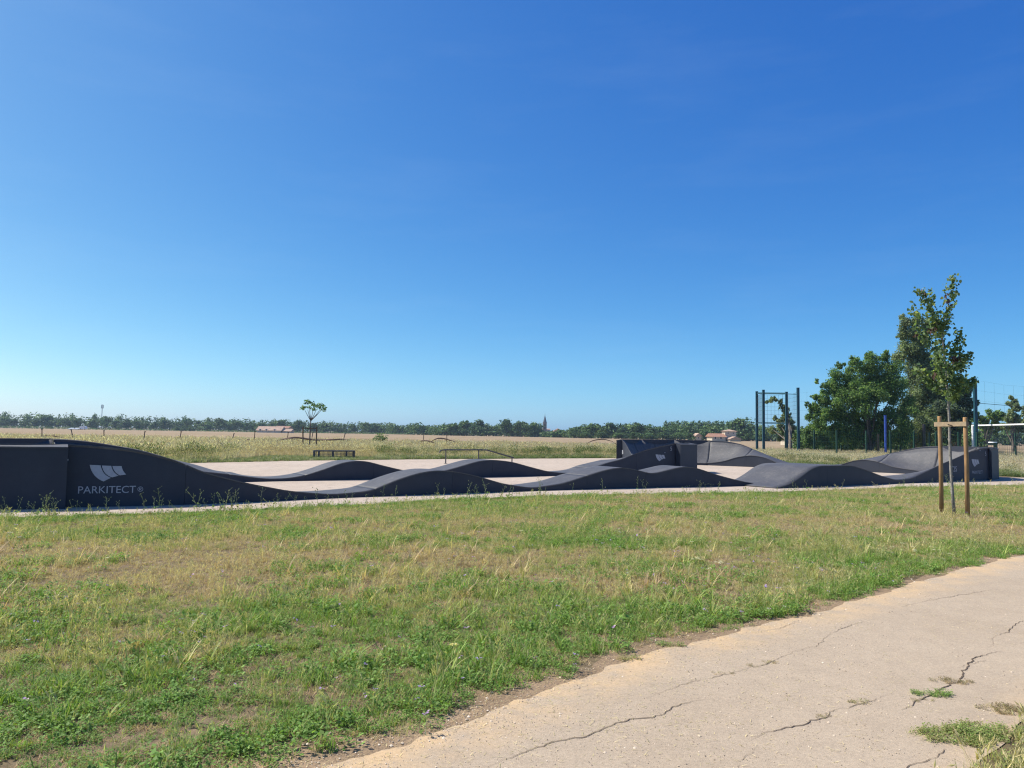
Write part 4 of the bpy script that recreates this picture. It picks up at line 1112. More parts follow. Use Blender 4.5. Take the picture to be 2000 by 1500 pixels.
# ------------------------------------------------------------------ far trees: eight crowns shared by copies
def far_crown(seed, aspect, n=1300):
    r = np.random.default_rng(seed); cl = []
    for _ in range(11):
        a = r.uniform(0, 2*PI); q = r.uniform(.1, .62); z = r.uniform(.30, .86)
        wz = math.sin(min(1, max(.05, (z - .08) / .85)) * PI) ** .6
        cl.append((math.cos(a) * q * aspect * wz, math.sin(a) * q * aspect * wz, z, r.uniform(.14, .23)))
    cl += [(0, 0, .55, .3 * min(1, aspect)), (0, 0, .3, .22 * min(1, aspect)), (r.normal(0, .1), 0, .82, .14)]
    V, Fq = leaf_cloud(r, cl, n, .095, 4, 0, .6)
    V[:, 2] = np.maximum(V[:, 2], .02) / max(.9, V[:, 2].max()); return V, Fq
FC = []
for i, asp in enumerate((.85, .62, 1.0, .75, .55, .9)):
    V, Fq = far_crown(100 + i, asp); FC.append([mesh_np('crown', V, Fq) for _ in range(1)][0])
    FC[-1].materials.append(FARLEAF[i % 3])
V, Fq = far_crown(140, .30, 520); FPOP = mesh_np('crown', V, Fq); FPOP.materials.append(FARLEAF[1])
V, Fq = far_crown(141, .16, 300); FCYP = mesh_np('crown', V, Fq); FCYP.materials.append(FARLEAF[0])
def asp_of(me):
    c = np.zeros(len(me.vertices) * 3); me.vertices.foreach_get('co', c); c = c.reshape(-1, 3)
    return (c[:, 0].max() - c[:, 0].min()) / 2
ASP = {m_.name: asp_of(m_) for m_ in FC + [FPOP, FCYP]}
tmb = MB().tube([(0, 0, -.01), (0, 0, .25), (.01, 0, .6)], [.028, .022, .008], 6); FTR = tmb.mesh('trunk'); FTR.materials.append(M['bark'])
LAND = [(197, 'radio mast'), (535, 'barn roof'), (1064, 'church spire'), (1420, 'villa tower')]
ORD = ['first', 'second', 'third', 'fourth', 'fifth', 'sixth', 'seventh', 'eighth', 'ninth', 'tenth', 'eleventh', 'twelfth', 'thirteenth', 'fourteenth', 'fifteenth', 'sixteenth', 'seventeenth', 'eighteenth', 'nineteenth', 'twentieth']
FT = [(5, 812, 11, 0), (25, 817, 12, 0), (48, 817, 14, 0), (70, 817, 12, 0), (90, 809, 19, 0), (112, 816, 12, 0), (128, 814, 15, 0), (150, 816, 15, 0), (176, 817, 10, 0), (205, 812, 14, 0), (226, 819, 12, 0), (247, 818, 14, 0), (266, 819, 12, 0), (285, 821, 12, 0), (301, 822, 11, 0),
      (319, 817, 14, 0), (342, 822, 13, 0), (366, 816, 11, 0), (386, 821, 13, 0), (404, 824, 14, 0), (426, 815, 18, 0), (446, 820, 11, 0), (462, 821, 13, 0), (480, 823, 12, 0), (496, 826, 10, 0), (511, 824, 10, 0), (529, 824, 11, 0), (551, 818, 12, 0), (568, 828, 8, 0), (581, 819, 17, 0), (613, 825, 15, 0), (640, 825, 16, 0),
      (690, 827, 9, 0), (712, 823, 12, 0), (735, 825, 17, 0), (762, 831, 12, 0), (782, 831, 13, 0), (803, 834, 10, 0), (820, 829, 14, 0), (842, 832, 12, 0), (664, 834, 12, 0),
      (866, 829, 12, 1), (886, 825, 14, 1), (908, 820, 15, 1), (938, 818, 19, 1), (926, 828, 14, 1), (964, 831, 11, 1), (990, 817, 20, 1), (1017, 821, 16, 1), (1044, 823, 17, 1), (900, 836, 14, 1), (1000, 838, 14, 1),
      (1119, 835, 8, 2), (1133, 838, 10, 2), (1155, 827, 17, 2), (1190, 824, 24, 2), (1214, 836, 13, 2), (1243, 824, 22, 2), (1272, 833, 16, 2), (1294, 832, 14, 2), (1145, 843, 13, 3), (1176, 842, 14, 3), (1207, 845, 13, 3), (1238, 843, 15, 3), (1268, 844, 14, 3), (1298, 842, 14, 3), (1326, 843, 14, 3), (1350, 845, 11, 3), (1378, 840, 12, 3),
      (1449, 814, 20, 2), (1471, 826, 14, 2), (1490, 838, 13, 3), (1462, 846, 12, 3), (1515, 842, 14, 2), (1545, 840, 15, 2), (1575, 838, 16, 2), (1880, 842, 16, 2), (1960, 846, 14, 2)]
for k in range(13): FT.append((1305 + 10.6 * k, 821 + .6 * math.sin(k * 1.9), 7.5, 4))
FT += [(665, 828, 2.5, 5), (671, 828.5, 2.5, 5), (1112, 834, 2.2, 5)]
for px, py, w_ in ((345, 833, 9), (358, 835, 10), (372, 834, 9)): FT.append((px, py, w_, 6))
cnt = {}
FT.sort(key=lambda t: t[0])
seq = []
for j, (px, py, hw, kd) in enumerate(FT):
    D = {0: 520, 1: 410, 2: 345, 3: 300, 4: 370, 5: 530, 6: 470}[kd] + (j * 37 % 11) * 2.2 - 12
    b = at(px, 850, D); top = at(px, py, D)[2]; w_ = hw * D / FPX
    me = FPOP if kd == 4 else FCYP if kd == 5 else min((FC[j % 6], FC[(j * 5 + 2) % 6], FC[(j * 3 + 4) % 6]), key=lambda m_: abs(ASP[m_.name] * top / w_ - 1))
    root = empty('tree', (b[0], D, 0), random.uniform(0, 6.28))
    sx = 1.32 * w_ / ASP[me.name]
    if kd == 4: sx *= 1.35
    for nm, mm, scv in (('crown', me, (sx, sx, top)), ('trunk', FTR, (top * .8, top * .8, top))):
        o = bpy.data.objects.new(nm, mm); COL.objects.link(o); o.parent = root; o.scale = scv
    seq.append((px, kd, root))
def far_label(px, kd):
    best = min(LAND, key=lambda l: abs(l[0] - px)); side = 'left' if px < best[0] else 'right'
    what = {0: 'dark rounded tree on the far treeline', 1: 'tall rounded tree on the far treeline', 2: 'green rounded tree on the far treeline', 3: 'low bushy tree before the far treeline', 4: 'slim tree in the even planted row', 5: 'thin pointed cypress on the far treeline', 6: 'pale willow bush before the far treeline'}[kd]
    return what, best[1], side, abs(px - best[0])
pool = {}
for px, kd, root in seq: pool.setdefault(far_label(px, kd)[:3], []).append((far_label(px, kd)[3], root, kd))
for (what, lm, side), lst in pool.items():
    lst.sort(key=lambda t: t[0])
    for i, (d_, root, kd) in enumerate(lst):
        tag(root, '%s, %s %s of the %s' % (what, ORD[min(i, 19)], side, lm), 'tree', 'trees on the far treeline')
# undergrowth that closes the treeline, too dense to tell apart
def leafband(name, label, cat, pts, n, size, mat, seed):
    r = np.random.default_rng(seed); cl = []
    for (x, y, z0, z1, wd) in pts: cl.append((x, y, (z0 + z1) / 2, (z1 - z0) * .55, wd))
    C = np.array(cl); i = r.integers(0, len(C), n)
    d = r.normal(size=(n, 3)); d /= np.linalg.norm(d, axis=1)[:, None]
    c = C[i, :3] + d * np.c_[C[i, 4], C[i, 4], C[i, 3]] * (r.uniform(.6, 1.1, n)[:, None]); c[:, 2] = np.maximum(c[:, 2], .1)
    nr = d * .7 + r.normal(size=(n, 3)) * .6 + np.array([0, 0, .3]); a = np.cross(nr, r.normal(size=(n, 3))); a /= np.linalg.norm(a, axis=1)[:, None]
    b = np.cross(nr, a); b /= np.linalg.norm(b, axis=1)[:, None]; s_ = size * r.uniform(.6, 1.4, n)[:, None]
    V = np.stack([c - a*s_*.5, c + b*s_*.34, c + a*s_*.55, c - b*s_*.34], 1).reshape(-1, 3)
    o = link(name, mesh_np(name, V, np.arange(4*n).reshape(n, 4)), mat); tag(o, label, cat, kind='stuff'); return o
bp = []
for px in np.arange(-120, 2120, 5.5):
    D = float(np.interp(px, [-120, 700, 860, 1000, 1110, 1300, 1500, 2120], [545, 540, 430, 425, 372, 350, 330, 300])); b = at(px, 850, D)
    hpx = 2.5 + float(np.interp(px, [-120, 0, 300, 640, 660, 860, 1050, 1056, 1110, 1120, 1480, 2120], [23, 21, 18, 14, 13, 13, 18, 6, 6, 17, 20, 22])) + 2.5 * math.sin(px * .11) + 1.5 * math.sin(px * .37)
    bp.append((b[0], D + 6 * math.sin(px), 0, max(1.5, (hpx + 4) * D / FPX), 2.4))
leafband('undergrowth', 'continuous dark undergrowth below the far treeline', 'undergrowth', bp, 60000, 1.1, FARLEAF[1], 77)
bp = []
for px in np.arange(-60, 860, 3.2):
    D = 470; b = at(px, 850, D); bp.append((b[0], D + 5 * math.sin(px * 3.), 0, 1.5 if px < 150 else .9, 1.0))
leafband('vineyard', 'low green band of crop along the far edge of the wheat field', 'crop', bp, 6000, .5, FARLEAF[2], 78)

bp = []
for px in np.arange(1555, 1912, 2.5):
    D = 92 + 4 * math.sin(px * .3); b = at(px, 850, D); bp.append((b[0], D, 0, (866 - 828 + 7 * math.sin(px * .09) + 4 * math.sin(px * .31)) * D / FPX, .9))
leafband('hedge', 'dense dark hedge closing the view behind the court trees', 'hedge', bp, 15000, .34, FARLEAF[1], 79)

# ------------------------------------------------------------------ far buildings
M['plaster'] = simple('cream plaster', (.55, .49, .38), (.48, .42, .33), .6, .9, .1)
M['tile'] = simple('clay roof tile', (.36, .20, .135), (.28, .155, .105), 1.2, .85, .15)
M['paletile'] = simple('sun bleached tile', (.46, .33, .24), (.36, .25, .19), .8, .85, .15)
M['stone'] = simple('church stone', (.30, .22, .155), (.22, .16, .12), .8, .9, .1)
M['slate'] = simple('slate spire', (.07, .08, .10), (.11, .12, .14), .8, .6, .3)
M['dark'] = simple('dark opening', (.03, .03, .035), (.05, .05, .05), 3, .5, .3)
M['white'] = simple('white paint', (.86, .86, .85), (.80, .80, .79), 5, .5, .4)
M['greymetal'] = simple('grey galvanised metal', (.35, .37, .40), (.28, .30, .33), 6, .5, .4, .4)
def house(root, x0, x1, y0, y1, h, rh, wallm, roofm, axis='x', over=.5, hip=False, z0=0):
    MB().box(((x0+x1)/2, (y0+y1)/2, z0 + h/2), (x1-x0, y1-y0, h)).build('wall', M[wallm], root)
    a0, a1, b0, b1 = x0-over, x1+over, y0-over, y1+over; e, t = z0 + h - .05, z0 + h + rh; mb = MB()
    if hip:
        q = min(a1-a0, b1-b0)/2; cx, cy = (a0+a1)/2, (b0+b1)/2
        r1, r2 = ((a0+q, cy, t), (a1-q, cy, t)) if a1-a0 >= b1-b0 else ((cx, b0+q, t), (cx, b1-q, t))
        if a1-a0 >= b1-b0: mb.add([(a0,b0,e),(a1,b0,e),(a1,b1,e),(a0,b1,e),r1,r2], [(0,1,5,4),(1,2,5),(2,3,4,5),(3,0,4),(3,2,1,0)])
        else: mb.add([(a0,b0,e),(a1,b0,e),(a1,b1,e),(a0,b1,e),r1,r2], [(0,1,4),(1,2,5,4),(2,3,5),(3,0,4,5),(3,2,1,0)])
    elif axis == 'x':
        cy = (b0+b1)/2; mb.add([(a0,b0,e),(a1,b0,e),(a1,b1,e),(a0,b1,e),(a0,cy,t),(a1,cy,t)], [(0,1,5,4),(2,3,4,5),(0,4,3),(1,2,5),(3,2,1,0)])
    else:
        cx = (a0+a1)/2; mb.add([(a0,b0,e),(a1,b0,e),(a1,b1,e),(a0,b1,e),(cx,b0,t),(cx,b1,t)], [(1,2,5,4),(3,0,4,5),(0,1,4),(2,3,5),(3,2,1,0)])
    mb.build('roof', M[roofm], root)
def window(root, x, y, z, w, h): 
    f = MB().box((x, y - .05, z), (w, .10, h)).build('window', M['white'], root)
    MB().box((x, y - .09, z), (w * .76, .06, h * .84)).build('pane', M['dark'], f)
def X(px, D): return at(px, 850, D)[0]
def Zt(px, py, D): return at(px, py, D)[2]
D = 430; root = empty('barn', (X(535, D), D, 0)); tag(root, 'long low barn with pale tiled roofs before the far trees', 'building')
house(root, X(501, D), X(548, D), D, D + 9, Zt(525, 840.5, D), Zt(515, 832.5, D) - Zt(515, 840.5, D), 'plaster', 'paletile')
house(root, X(549.5, D), X(566, D), D + 1, D + 8, Zt(560, 842, D), Zt(555, 837.5, D) - Zt(555, 842, D), 'plaster', 'paletile')
house(root, X(524, D), X(550, D), D + 12, D + 20, Zt(537, 835.5, D), Zt(537, 831.5, D) - Zt(537, 835.5, D), 'plaster', 'tile')
for px in (508, 520, 536): window(root, X(px, D), D, 1.3, 1.2, 1.4)
D = 620; root = empty('church', (X(1064, D), D, 0)); tag(root, 'small stone church with a pointed slate spire above the treeline', 'church')
tw = 2.9; cx = X(1064, D); zt = Zt(1064, 826, D)
MB().box((cx, D + tw/2, zt/2), (tw, tw, zt)).build('tower', M['stone'], root)
MB().box((cx, D + tw/2, zt + .15), (tw + .5, tw + .5, .35)).build('cornice', M['stone'], root)
sp = MB(); k = 8; zs = zt + .33; ap = Zt(1064, 810, D)
sp.add([(cx + math.cos(2*PI*i/k + PI/8)*tw*.56, D + tw/2 + math.sin(2*PI*i/k + PI/8)*tw*.56, zs) for i in range(k)] + [(cx, D + tw/2, ap)], [(i, (i+1) % k, k) for i in range(k)])
sp.build('spire', M['slate'], root); MB().tube([(cx, D + tw/2, ap - .2), (cx, D + tw/2, ap + 1.2)], .10, 5).build('cross', M['dark'], root)
for z_ in (zt - 1.6, zt - 4.2): MB().box((cx, D - .04, z_), (1.1, .12, 1.6)).build('louvre', M['dark'], root)
house(root, X(1058.5, D), X(1074, D), D + .6, D + 9, Zt(1068, 840.5, D), 1.4, 'plaster', 'paletile')
D = 600; root = empty('farmhouse', (X(1090, D), D, 0)); tag(root, 'house with a red tiled roof right beside the church', 'building')
house(root, X(1079, D), X(1101, D), D, D + 10, Zt(1090, 843, D), Zt(1090, 836.5, D) - Zt(1090, 843, D), 'plaster', 'tile', hip=True)
for px in (1083, 1090, 1097): window(root, X(px, D), D, Zt(1090, 845.5, D), .9, 1.3)
D = 285; root = empty('villa', (X(1415, D), D, 0)); tag(root, 'cream villa with a square hipped tower and red roofs behind the rear berm', 'building')
house(root, X(1391, D), X(1417, D), D, D + 8, Zt(1405, 853, D), Zt(1405, 846.5, D) - Zt(1405, 853, D), 'plaster', 'tile')
house(root, X(1419, D), X(1441, D), D + 2, D + 6.5, Zt(1430, 842, D), Zt(1430, 838.5, D) - Zt(1430, 842, D), 'plaster', 'paletile', hip=True)
house(root, X(1421, D), X(1442, D), D - 3.2, D + 1.6, Zt(1430, 857.5, D), Zt(1430, 852.5, D) - Zt(1430, 857.5, D), 'plaster', 'paletile', axis='y')
window(root, X(1397, D), D, 1.2, .8, 1.1); window(root, X(1408, D), D, 1.2, .8, 1.1); window(root, X(1425, D), D + 2, Zt(1430, 846, D), .5, .7); window(root, X(1435, D), D + 2, Zt(1430, 846, D), .5, .7)
D = 295; root = empty('outbuilding', (X(1363, D), D, 0)); tag(root, 'pale gabled outbuilding half hidden by bushes left of the villa', 'building')
house(root, X(1359, D), X(1370, D), D, D + 5, Zt(1364, 852, D), 1.2, 'plaster', 'paletile', axis='y'); window(root, X(1364, D), D, 1.1, .5, .7)
D = 170; root = empty('cottage', (X(1552, D), D, 0)); tag(root, 'cottage with a red roof glimpsed between the tall court posts', 'building')
house(root, X(1546, D), X(1572, D), D, D + 7, Zt(1558, 857, D), Zt(1558, 849, D) - Zt(1558, 857, D), 'plaster', 'tile', hip=True); window(root, X(1552, D), D, 1.0, .6, .7); window(root, X(1564, D), D, 1.0, .6, .7)
D = 440; root = empty('field_shed', (X(141, D), D, 0)); tag(root, 'low grey roofed shed at the far edge of the left field', 'building')
house(root, X(133, D), X(150, D), D, D + 6, Zt(141, 838, D), Zt(141, 835.5, D) - Zt(141, 838, D), 'plaster', 'greymetal'); window(root, X(145, D), D, .9, .8, .6)
D = 436; x0, x1 = X(154.5, D), X(167, D); L_ = x1 - x0; root = empty('van', ((x0+x1)/2, D, 0)); tag(root, 'white van parked at the field edge right of the shed', 'van')
MB().add([(x0, D, .35), (x1 - .9, D, .35), (x1 - .9, D, 2.0), (x0, D, 2.0), (x0, D + 1.7, .35), (x1 - .9, D + 1.7, .35), (x1 - .9, D + 1.7, 2.0), (x0, D + 1.7, 2.0)], [(0,1,2,3),(5,4,7,6),(3,2,6,7),(4,0,3,7),(1,5,6,2),(4,5,1,0)]).build('body', M['white'], root)
MB().add([(x1 - .9, D + .02, .35), (x1, D + .02, .35), (x1, D + .02, 1.0), (x1 - .5, D + .02, 1.85), (x1 - .9, D + .02, 1.95), (x1 - .9, D + 1.68, .35), (x1, D + 1.68, .35), (x1, D + 1.68, 1.0), (x1 - .5, D + 1.68, 1.85), (x1 - .9, D + 1.68, 1.95)], [(0,1,2,3,4), (9,8,7,6,5), (1,6,7,2), (2,7,8,3), (3,8,9,4), (5,6,1,0)]).build('cab', M['white'], root)
for xx in (x0 + .7, x1 - .7):
    MB().tube([(xx, D - .05, .34), (xx, D + .2, .34)], .34, 12).build('wheel', M['dark'], root)
MB().box((x1 - .62, D - .01, 1.45), (.4, .05, .45)).build('window', M['dark'], root)
D = 560; root = empty('radio_mast', (X(197, D), D, 0)); tag(root, 'thin grey radio mast with antenna panels above the left treeline', 'mast')
x = X(197, D); zt = Zt(197, 790, D)
MB().tube([(x, D, 0), (x, D, zt)], [.30, .22], 8).build('pole', M['greymetal'], root)
for i in range(3):
    a = i * 2.09 + .4; MB().box((x + math.cos(a)*.75, D + math.sin(a)*.75, zt - 1.5), (.35, .3, 2.6), rz=a).build('antenna_panel', M['greymetal'], root)
MB().tube([(x - .9, D, zt - 2.6), (x + .9, D, zt - 2.6)], .10, 6).build('crossarm', M['greymetal'], root)

# ------------------------------------------------------------------ old field fence posts and bent pipes in the meadow
M['rust'] = simple('rusty steel', (.15, .10, .075), (.22, .15, .11), 9, .85, .2)
POSTS = [(82, 838, 82, 860), (139, 839, 144, 862), (203, 841, 203, 862), (283, 843, 280, 866), (354, 843, 349, 868), (457, 847, 451, 868), (498, 843, 496, 868), (563, 844, 560, 870), (611, 845, 607, 870), (674, 847, 668, 870), (828, 846, 826, 872), (873, 845, 872, 874)]
PL = ['rusty post standing upright behind the left berm crest', 'rusty post leaning left behind the left berm crest', 'short rusty post below the radio mast', 'thin rusty post alone in grass right of the radio mast', 'leaning rusty post midway between mast and barn', 'short tilted rusty post with a bent top left of the barn', 'rusty post below the left end of the barn', 'rusty post below the right end of the barn', 'leaning rusty post seen between the back tree stakes', 'leaning rusty post right of the back tree stakes', 'upright rusty post left above the grind rail', 'upright rusty post above the grind rail']
for i, ((tx, ty, bx, by), lb) in enumerate(zip(POSTS, PL)):
    D = 60 if tx > 400 else 57; a, b = Vector(at(bx, by, D)), Vector(at(tx, ty, D)); dz = b - a; a = a - dz * (a.z / dz.z); a.z = -.02
    root = empty('fence_post', (a.x, a.y, 0)); tag(root, lb, 'post', 'old posts along the meadow fence')
    MB().bar(a, b, .048, .048).build('shaft', M['rust'], root)
    MB().bar(b + Vector((-.05, 0, -.02)), b + Vector((.06, 0, .0)), .05, .06).build('cap', M['rust'], root)
PIPES = [([(484, 858), (505, 861), (530, 862), (548, 859), (570, 855), (585, 855), (605, 858), (625, 859.5), (645, 859), (668, 858), (685, 861), (697, 866)], .075, 59, 'long dark bent branch arching over the dry grass by the back stakes'),
         ([(548, 859), (560, 857), (580, 859), (600, 872)], .04, 58.6, 'thin drooping branch below the right end of the barn'),
         ([(522, 862), (535, 868), (548, 880)], .035, 58.4, 'thin branch sloping into grass below the barn'),
         ([(812, 868), (824, 861), (840, 862), (856, 868)], .05, 59, 'short dark arched branch beside the post left of the grind rail'),
         ([(842, 862), (852, 857), (862, 856), (876, 859), (905, 869)], .055, 59.4, 'curved dark branch arching above the grind rail'),
         ([(1146, 866), (1160, 860), (1178, 858), (1196, 862)], .045, 60, 'thin arched branch in the grass left of the rear berm'),
         ([(70, 856), (84, 852), (100, 851), (114, 853), (128, 858)], .055, 55, 'dark arched branch just above the left berm crest'),
         ([(-15, 849), (0, 852), (14, 858)], .05, 55, 'dark branch sloping down at the left picture edge')]
for pts, rd, D, lb in PIPES:
    P3 = catmull([at(px, py, D) for px, py in pts], 5); root = empty('dead_branch', (P3[0][0], D, 0)); tag(root, lb, 'branch', 'dead branches over the meadow grass')
    rad = [rd * (1 - .6 * abs(2 * i / (len(P3) - 1) - 1) ** 2) for i in range(len(P3))]
    MB().tube(P3, rad, 6).build('limb', M['rust'], root, True)
    for e, s_ in ((P3[0], -1), (P3[-1], 1)):
        MB().tube([e, Vector((e[0] + s_ * .9, e[1], max(-.05, e[2] - .7))), Vector((e[0] + s_ * 1.3, e[1], -.05))], [rd * .4, rd * .35, rd * .3], 5).build('twig', M['rust'], root)
root = empty('shrub', gnd(742, 868)); D = 62; rr = np.random.default_rng(3)
tag(root, 'lone green shrub in the dry meadow right of the ledge', 'shrub')
V, Fq = leaf_cloud(rr, [(*at(px, py, D), .35) for px, py in ((735, 858), (742, 852), (749, 857), (742, 862), (738, 866), (747, 866))], 420, .17); V[:, 2] = np.maximum(V[:, 2], .03)
link('foliage', mesh_np('foliage', V, Fq), M['leaf_b'], root)
mb = MB(); b0 = Vector(at(742, 868, D)); b0.z = 0
for px, py in ((735, 856), (742, 850), (749, 855)): mb.tube([b0, Vector(at(px, py, D))], [.03, .012], 5)
mb.build('stem', M['bark'], root)

# ------------------------------------------------------------------ grind rail and ledge on the slab
M['steel'] = simple('dark painted steel', (.06, .06, .065), (.09, .09, .095), 9, .5, .4, .3)
A_, B_ = gnd(871, 906), None
root = empty('grind_rail', A_); tag(root, 'dark steel grind rail with a kinked sloping end behind the rollers', 'rail')
D0 = A_[1]; hz = Zt(871, 879, D0)
def rl(px, py): 
    D = D0 + (px - 871) * .012; return Vector(at(px, py, D))
top = [rl(858, 884), rl(860, 880.5), rl(864, 879), rl(871, 878.6), rl(935, 878.6), rl(951, 879), rl(975, 886), rl(1003, 894)]
MB().tube(top, .035, 8).build('bar', M['steel'], root)
for px, py in ((871, 879), (935, 879), (1000, 893)):
    t = rl(px, py); MB().tube([(t.x, t.y, .01), (t.x, t.y, t.z - .02)], .032, 8).build('post', M['steel'], root); MB().box((t.x, t.y, .018), (.16, .16, .012)).build('base_plate', M['steel'], root)
M['mesh_panel'] = simple('perforated grey panel', (.22, .22, .19), (.30, .29, .24), 14, .8, .2)
a, b = gnd(614, 896), gnd(692, 896); D = 44.2; a = at(614, 894, D); b = at(692, 894, D + .8); zt = Zt(614, 880.4, D)
root = empty('skate_ledge', ((a[0]+b[0])/2, D, 0)); tag(root, 'low black steel bench with grey panels beside the back tree stakes', 'bench')
ang = math.atan2(b[1]-a[1], b[0]-a[0]); Lx = math.hypot(b[0]-a[0], b[1]-a[1]); u_ = Vector((math.cos(ang), math.sin(ang), 0)); v_ = Vector((-u_.y, u_.x, 0)); a = Vector((a[0], a[1], 0))
MB().box(a + u_*Lx/2 + v_*.22 + Vector((0, 0, zt)), (Lx + .06, .50, .06), rz=ang).build('top', M['steel'], root)
for q in (0.0, .11, .46, .80, 1.0):
    MB().box(a + u_*Lx*q + Vector((0, 0, zt/2)), (.06 if q in (0, 1) else .09, .05, zt - .06), rz=ang).build('leg', M['steel'], root)
for q in (0, 1): MB().box(a + u_*Lx*q + v_*.44 + Vector((0, 0, zt/2)), (.06, .05, zt - .06), rz=ang).build('leg', M['steel'], root)
def panel_mesh(p, q, z0, z1):
    mb = MB(); nx = max(2, int((q - p).length / .07))
    for k in range(nx + 1): c = p.lerp(q, k / nx); mb.bar((c.x, c.y, z0), (c.x, c.y, z1), .016, .016)
    for k in range(5): z = z0 + (z1 - z0) * k / 4; mb.bar((p.x, p.y, z), (q.x, q.y, z), .016, .016)
    return mb
for q0, q1 in ((.02, .09), (.13, .44), (.48, .78), (.82, .98)):
    panel_mesh(a + u_*Lx*q0 + v_*.03, a + u_*Lx*q1 + v_*.03, .06, zt - .05).build('mesh_panel', M['steel'], root)

# ------------------------------------------------------------------ ball court: tall posts, mesh fence, goal
M['teal'] = simple('dark teal paint', (.010, .052, .075), (.015, .068, .092), 4, .45, .4)
M['green'] = simple('green coated steel', (.015, .055, .04), (.025, .075, .05), 4, .5, .4)
M['blue'] = simple('blue paint', (.03, .07, .32), (.04, .09, .38), 4, .45, .4)
M['net'] = simple('dark net cord', (.03, .045, .05), (.05, .065, .07), 8, .8, .2)
root = empty('court_gantry', (25, 70, 0)); tag(root, 'group of tall teal court posts joined by bars with ball netting', 'posts')
TP = [(1475, 884, 1478, 765, 76), (1489, 888, 1491, 762, 71.5), (1534, 894, 1536, 766, 70), (1557.5, 893, 1558.5, 758, 66.5)]
tops = []
for bx, by, tx, ty, D in TP:
    b, t = Vector(at(bx, by, D)), Vector(at(tx, ty, D)); b.z = -.02; tops.append((b, t)); b.x = t.x
    MB().box((t.x, t.y, t.z/2), (.20, .20, t.z)).build('post', M['teal'], root); MB().box((t.x, t.y, t.z + .02), (.22, .22, .03)).build('post_cap', M['teal'], root)
MB().bar(tops[0][1] - Vector((0, 0, .15)), tops[2][1] - Vector((0, 0, .12)), .10, .16).build('crossbar', M['teal'], root)
MB().bar(tops[2][1] - Vector((0, 0, .15)), tops[3][1] - Vector((0, 0, .55)), .05, .06).build('crossbar', M['teal'], root)
zm = Zt(1478, 826, 76); MB().bar((tops[0][1].x, tops[0][1].y, zm), (tops[2][1].x, tops[2][1].y, zm - .1), .08, .12).build('crossbar', M['teal'], root)
def netting(name, a, b, z0, z1, step, rad, parent, sag=.0, mat='net', zstep=None):
    a, b = Vector(a), Vector(b); L = (b - a).length; mb = MB(); nx = max(2, int(L / step)); zstep = zstep or step
    for i in range(nx + 1):
        p = a.lerp(b, i / nx); mb.bar((p.x, p.y, z0), (p.x, p.y, z1 - sag * math.sin(PI * i / nx)), rad, rad)
    nz = max(1, int((z1 - z0) / zstep))
    for k in range(nz + 1):
        z = z0 + (z1 - z0) * k / nz
        for i in range(4):
            p, q = a.lerp(b, i / 4), a.lerp(b, (i + 1) / 4); s0, s1 = sag * math.sin(PI * i / 4) * k / nz, sag * math.sin(PI * (i + 1) / 4) * k / nz
            mb.bar((p.x, p.y, z - s0), (q.x, q.y, z - s1), rad, rad)
    return mb.build(name, M[mat], parent)
netting('net', tops[0][1].xy.to_3d(), tops[1][1].xy.to_3d(), 3.0, 5.7, .35, .014, root)
netting('net', tops[1][1].xy.to_3d(), tops[2][1].xy.to_3d(), 2.3, 5.6, .35, .012, root, .1)
netting('net', tops[2][1].xy.to_3d(), tops[3][1].xy.to_3d(), 2.3, 5.6, .35, .012, root, .1)
b5 = at(1907, 880, 63); z5 = Zt(1907, 740, 63)
root2 = empty('court_post', (b5[0], 63, 0)); tag(root2, 'single tall teal post left of the white goal carrying ball netting', 'post')
MB().box((b5[0], 63, z5/2), (.22, .22, z5)).build('post', M['teal'], root2); MB().box((b5[0], 63, z5 + .02), (.24, .24, .03)).build('post_cap', M['teal'], root2)
netting('net', (tops[3][1].x, 66.5, 0), (b5[0], 63, 0), 2.4, 5.6, .7, .005, root2, .5)
netting('net', (b5[0], 63, 0), (b5[0] + 9, 61, 0), 2.4, z5 - .1, .7, .005, root2, .6)
MB().tube([(b5[0], 63, Zt(1907, 787, 63)), (b5[0] + 4, 62, Zt(1907, 787, 63) - .35), (b5[0] + 9, 61, Zt(1907, 787, 63) - .1)], .02, 5).build('cable', M['net'], root2)
FP = [(1558, 833, 66.5), (1590, 834, 66), (1634, 836, 63.5), (1692, 838, 63.5), (1739, 838, 63.2), (1785, 838, 63), (1828, 837, 62.8), (1872, 838, 62.7), (1908, 838, 62.6), (1945, 863, 60), (1983, 838, 62), (2030, 838, 62)]
root = empty('mesh_fence', (X(1760, 63), 63, 0)); tag(root, 'green welded mesh fence with slim posts in front of the trees', 'fence')
fpts = [at(px, 850, D) for px, _, D in FP if px != 1945]
for p in fpts:
    MB().box((p[0], p[1], 1.15), (.11, .11, 2.32)).build('post', M['green'], root)
for p, q in zip(fpts, fpts[1:]):
    netting('mesh_panel', (p[0], p[1] - .06, 0), (q[0], q[1] - .06, 0), .10, 2.2, .16, .010, root, 0, 'green', .42)
px = at(1642, 850, 69); root = empty('mesh_fence', (px[0], 69, 0)); tag(root, 'rear line of green fence posts and mesh seen through the front fence', 'fence')
q_ = [at(px, 850, 70) for px in (1534, 1590.5, 1643, 1700, 1758, 1815)]
for p in q_: MB().box((p[0], p[1], 1.15), (.11, .11, 2.3)).build('post', M['green'], root)
for p, q in zip(q_, q_[1:]): netting('mesh_panel', (p[0], p[1] - .06, 0), (q[0], q[1] - .06, 0), .10, 2.2, .25, .010, root, 0, 'green', .5)
D = 66; p = at(1730, 890, D); root = empty('blue_post', (p[0], D, 0)); tag(root, 'bright blue post standing before the broad tree trunk', 'post')
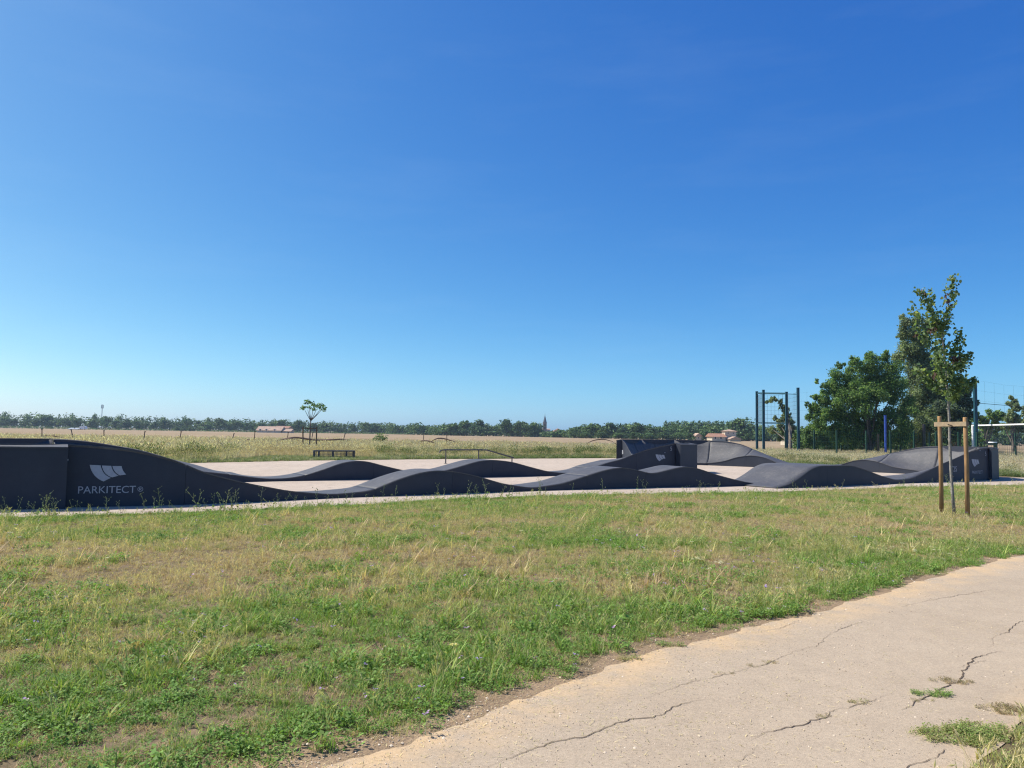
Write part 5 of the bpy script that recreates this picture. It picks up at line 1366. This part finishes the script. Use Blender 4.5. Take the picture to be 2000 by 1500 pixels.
MB().tube([(p[0], D, 0), (p[0], D, Zt(1730, 812, D))], .10, 10).build('shaft', M['blue'], root); MB().tube([(p[0], D, Zt(1730, 812, D)), (p[0], D, Zt(1730, 811, D))], .12, 10).build('cap', M['blue'], root)
for px, D, nm, lb, mt in ((1715, 67.5, 'brown_post', 'dark brown wooden post right of the broad tree trunk', 'oldwood'), (1805, 66.2, 'dark_post', 'dark thick post between trees behind the right berm', 'dark')):
    p = at(px, 880, D); root = empty(nm, (p[0], D, 0)); tag(root, lb, 'post'); zt = Zt(px, 848 if px == 1715 else 830, D)
    MB().tube([(p[0], D, 0), (p[0], D, zt)], .13 if px == 1805 else .11, 9).build('shaft', M[mt], root); MB().tube([(p[0], D, zt), (p[0], D, zt + .05)], [.12, .05], 9).build('tip', M[mt], root)
ga, gb = Vector(at(1900, 831, 66)), Vector(at(2046, 827.6, 55)); gb.z = ga.z; gd = (gb - ga).normalized(); gn = Vector((-gd.y, gd.x, 0))
root = empty('goal', (ga.x, ga.y, 0)); tag(root, 'white football goal frame with dark net at the right edge', 'goal')
for q in (ga, gb): MB().bar((q.x, q.y, 0), q + Vector((0, 0, .02)), .16, .16).build('upright', M['white'], root)
MB().bar(ga - gd * .08, gb + gd * .08, .11, .11).build('crossbar', M['white'], root)
netting('net', (ga + gn * .9).xy.to_3d(), (gb + gn * .9).xy.to_3d(), .05, ga.z - .1, .3, .012, root)
D = 60; p = at(1945, 893, D); zt = Zt(1945, 865, D); root = empty('bollard_table', (p[0], D, 0)); tag(root, 'dark post topped by a white round plate in front of the goal', 'post')
MB().tube([(p[0], D, 0), (p[0], D, zt)], .12, 10).build('shaft', M['green'], root); MB().tube([(p[0] - .22, D, zt), (p[0] - .22, D, zt + .08)], [.30, .28], 18).build('plate', M['white'], root)

# ------------------------------------------------------------------ air
hz = MB().box((0, 380, 12), (1600, 900, 26)).build('haze', None)
hm = bpy.data.materials.new('thin summer haze'); hm.use_nodes = True; hn = hm.node_tree.nodes; hn.remove(hn['Principled BSDF'])
pv = hn.new('ShaderNodeVolumePrincipled'); pv.inputs['Density'].default_value = .0002; pv.inputs['Color'].default_value = (.62, .80, 1, 1); pv.inputs['Anisotropy'].default_value = .2
hm.node_tree.links.new(pv.outputs[0], hn['Material Output'].inputs['Volume'])
hz.data.materials.append(hm); tag(hz, 'thin bluish summer haze over the whole plain', 'haze', kind='stuff')
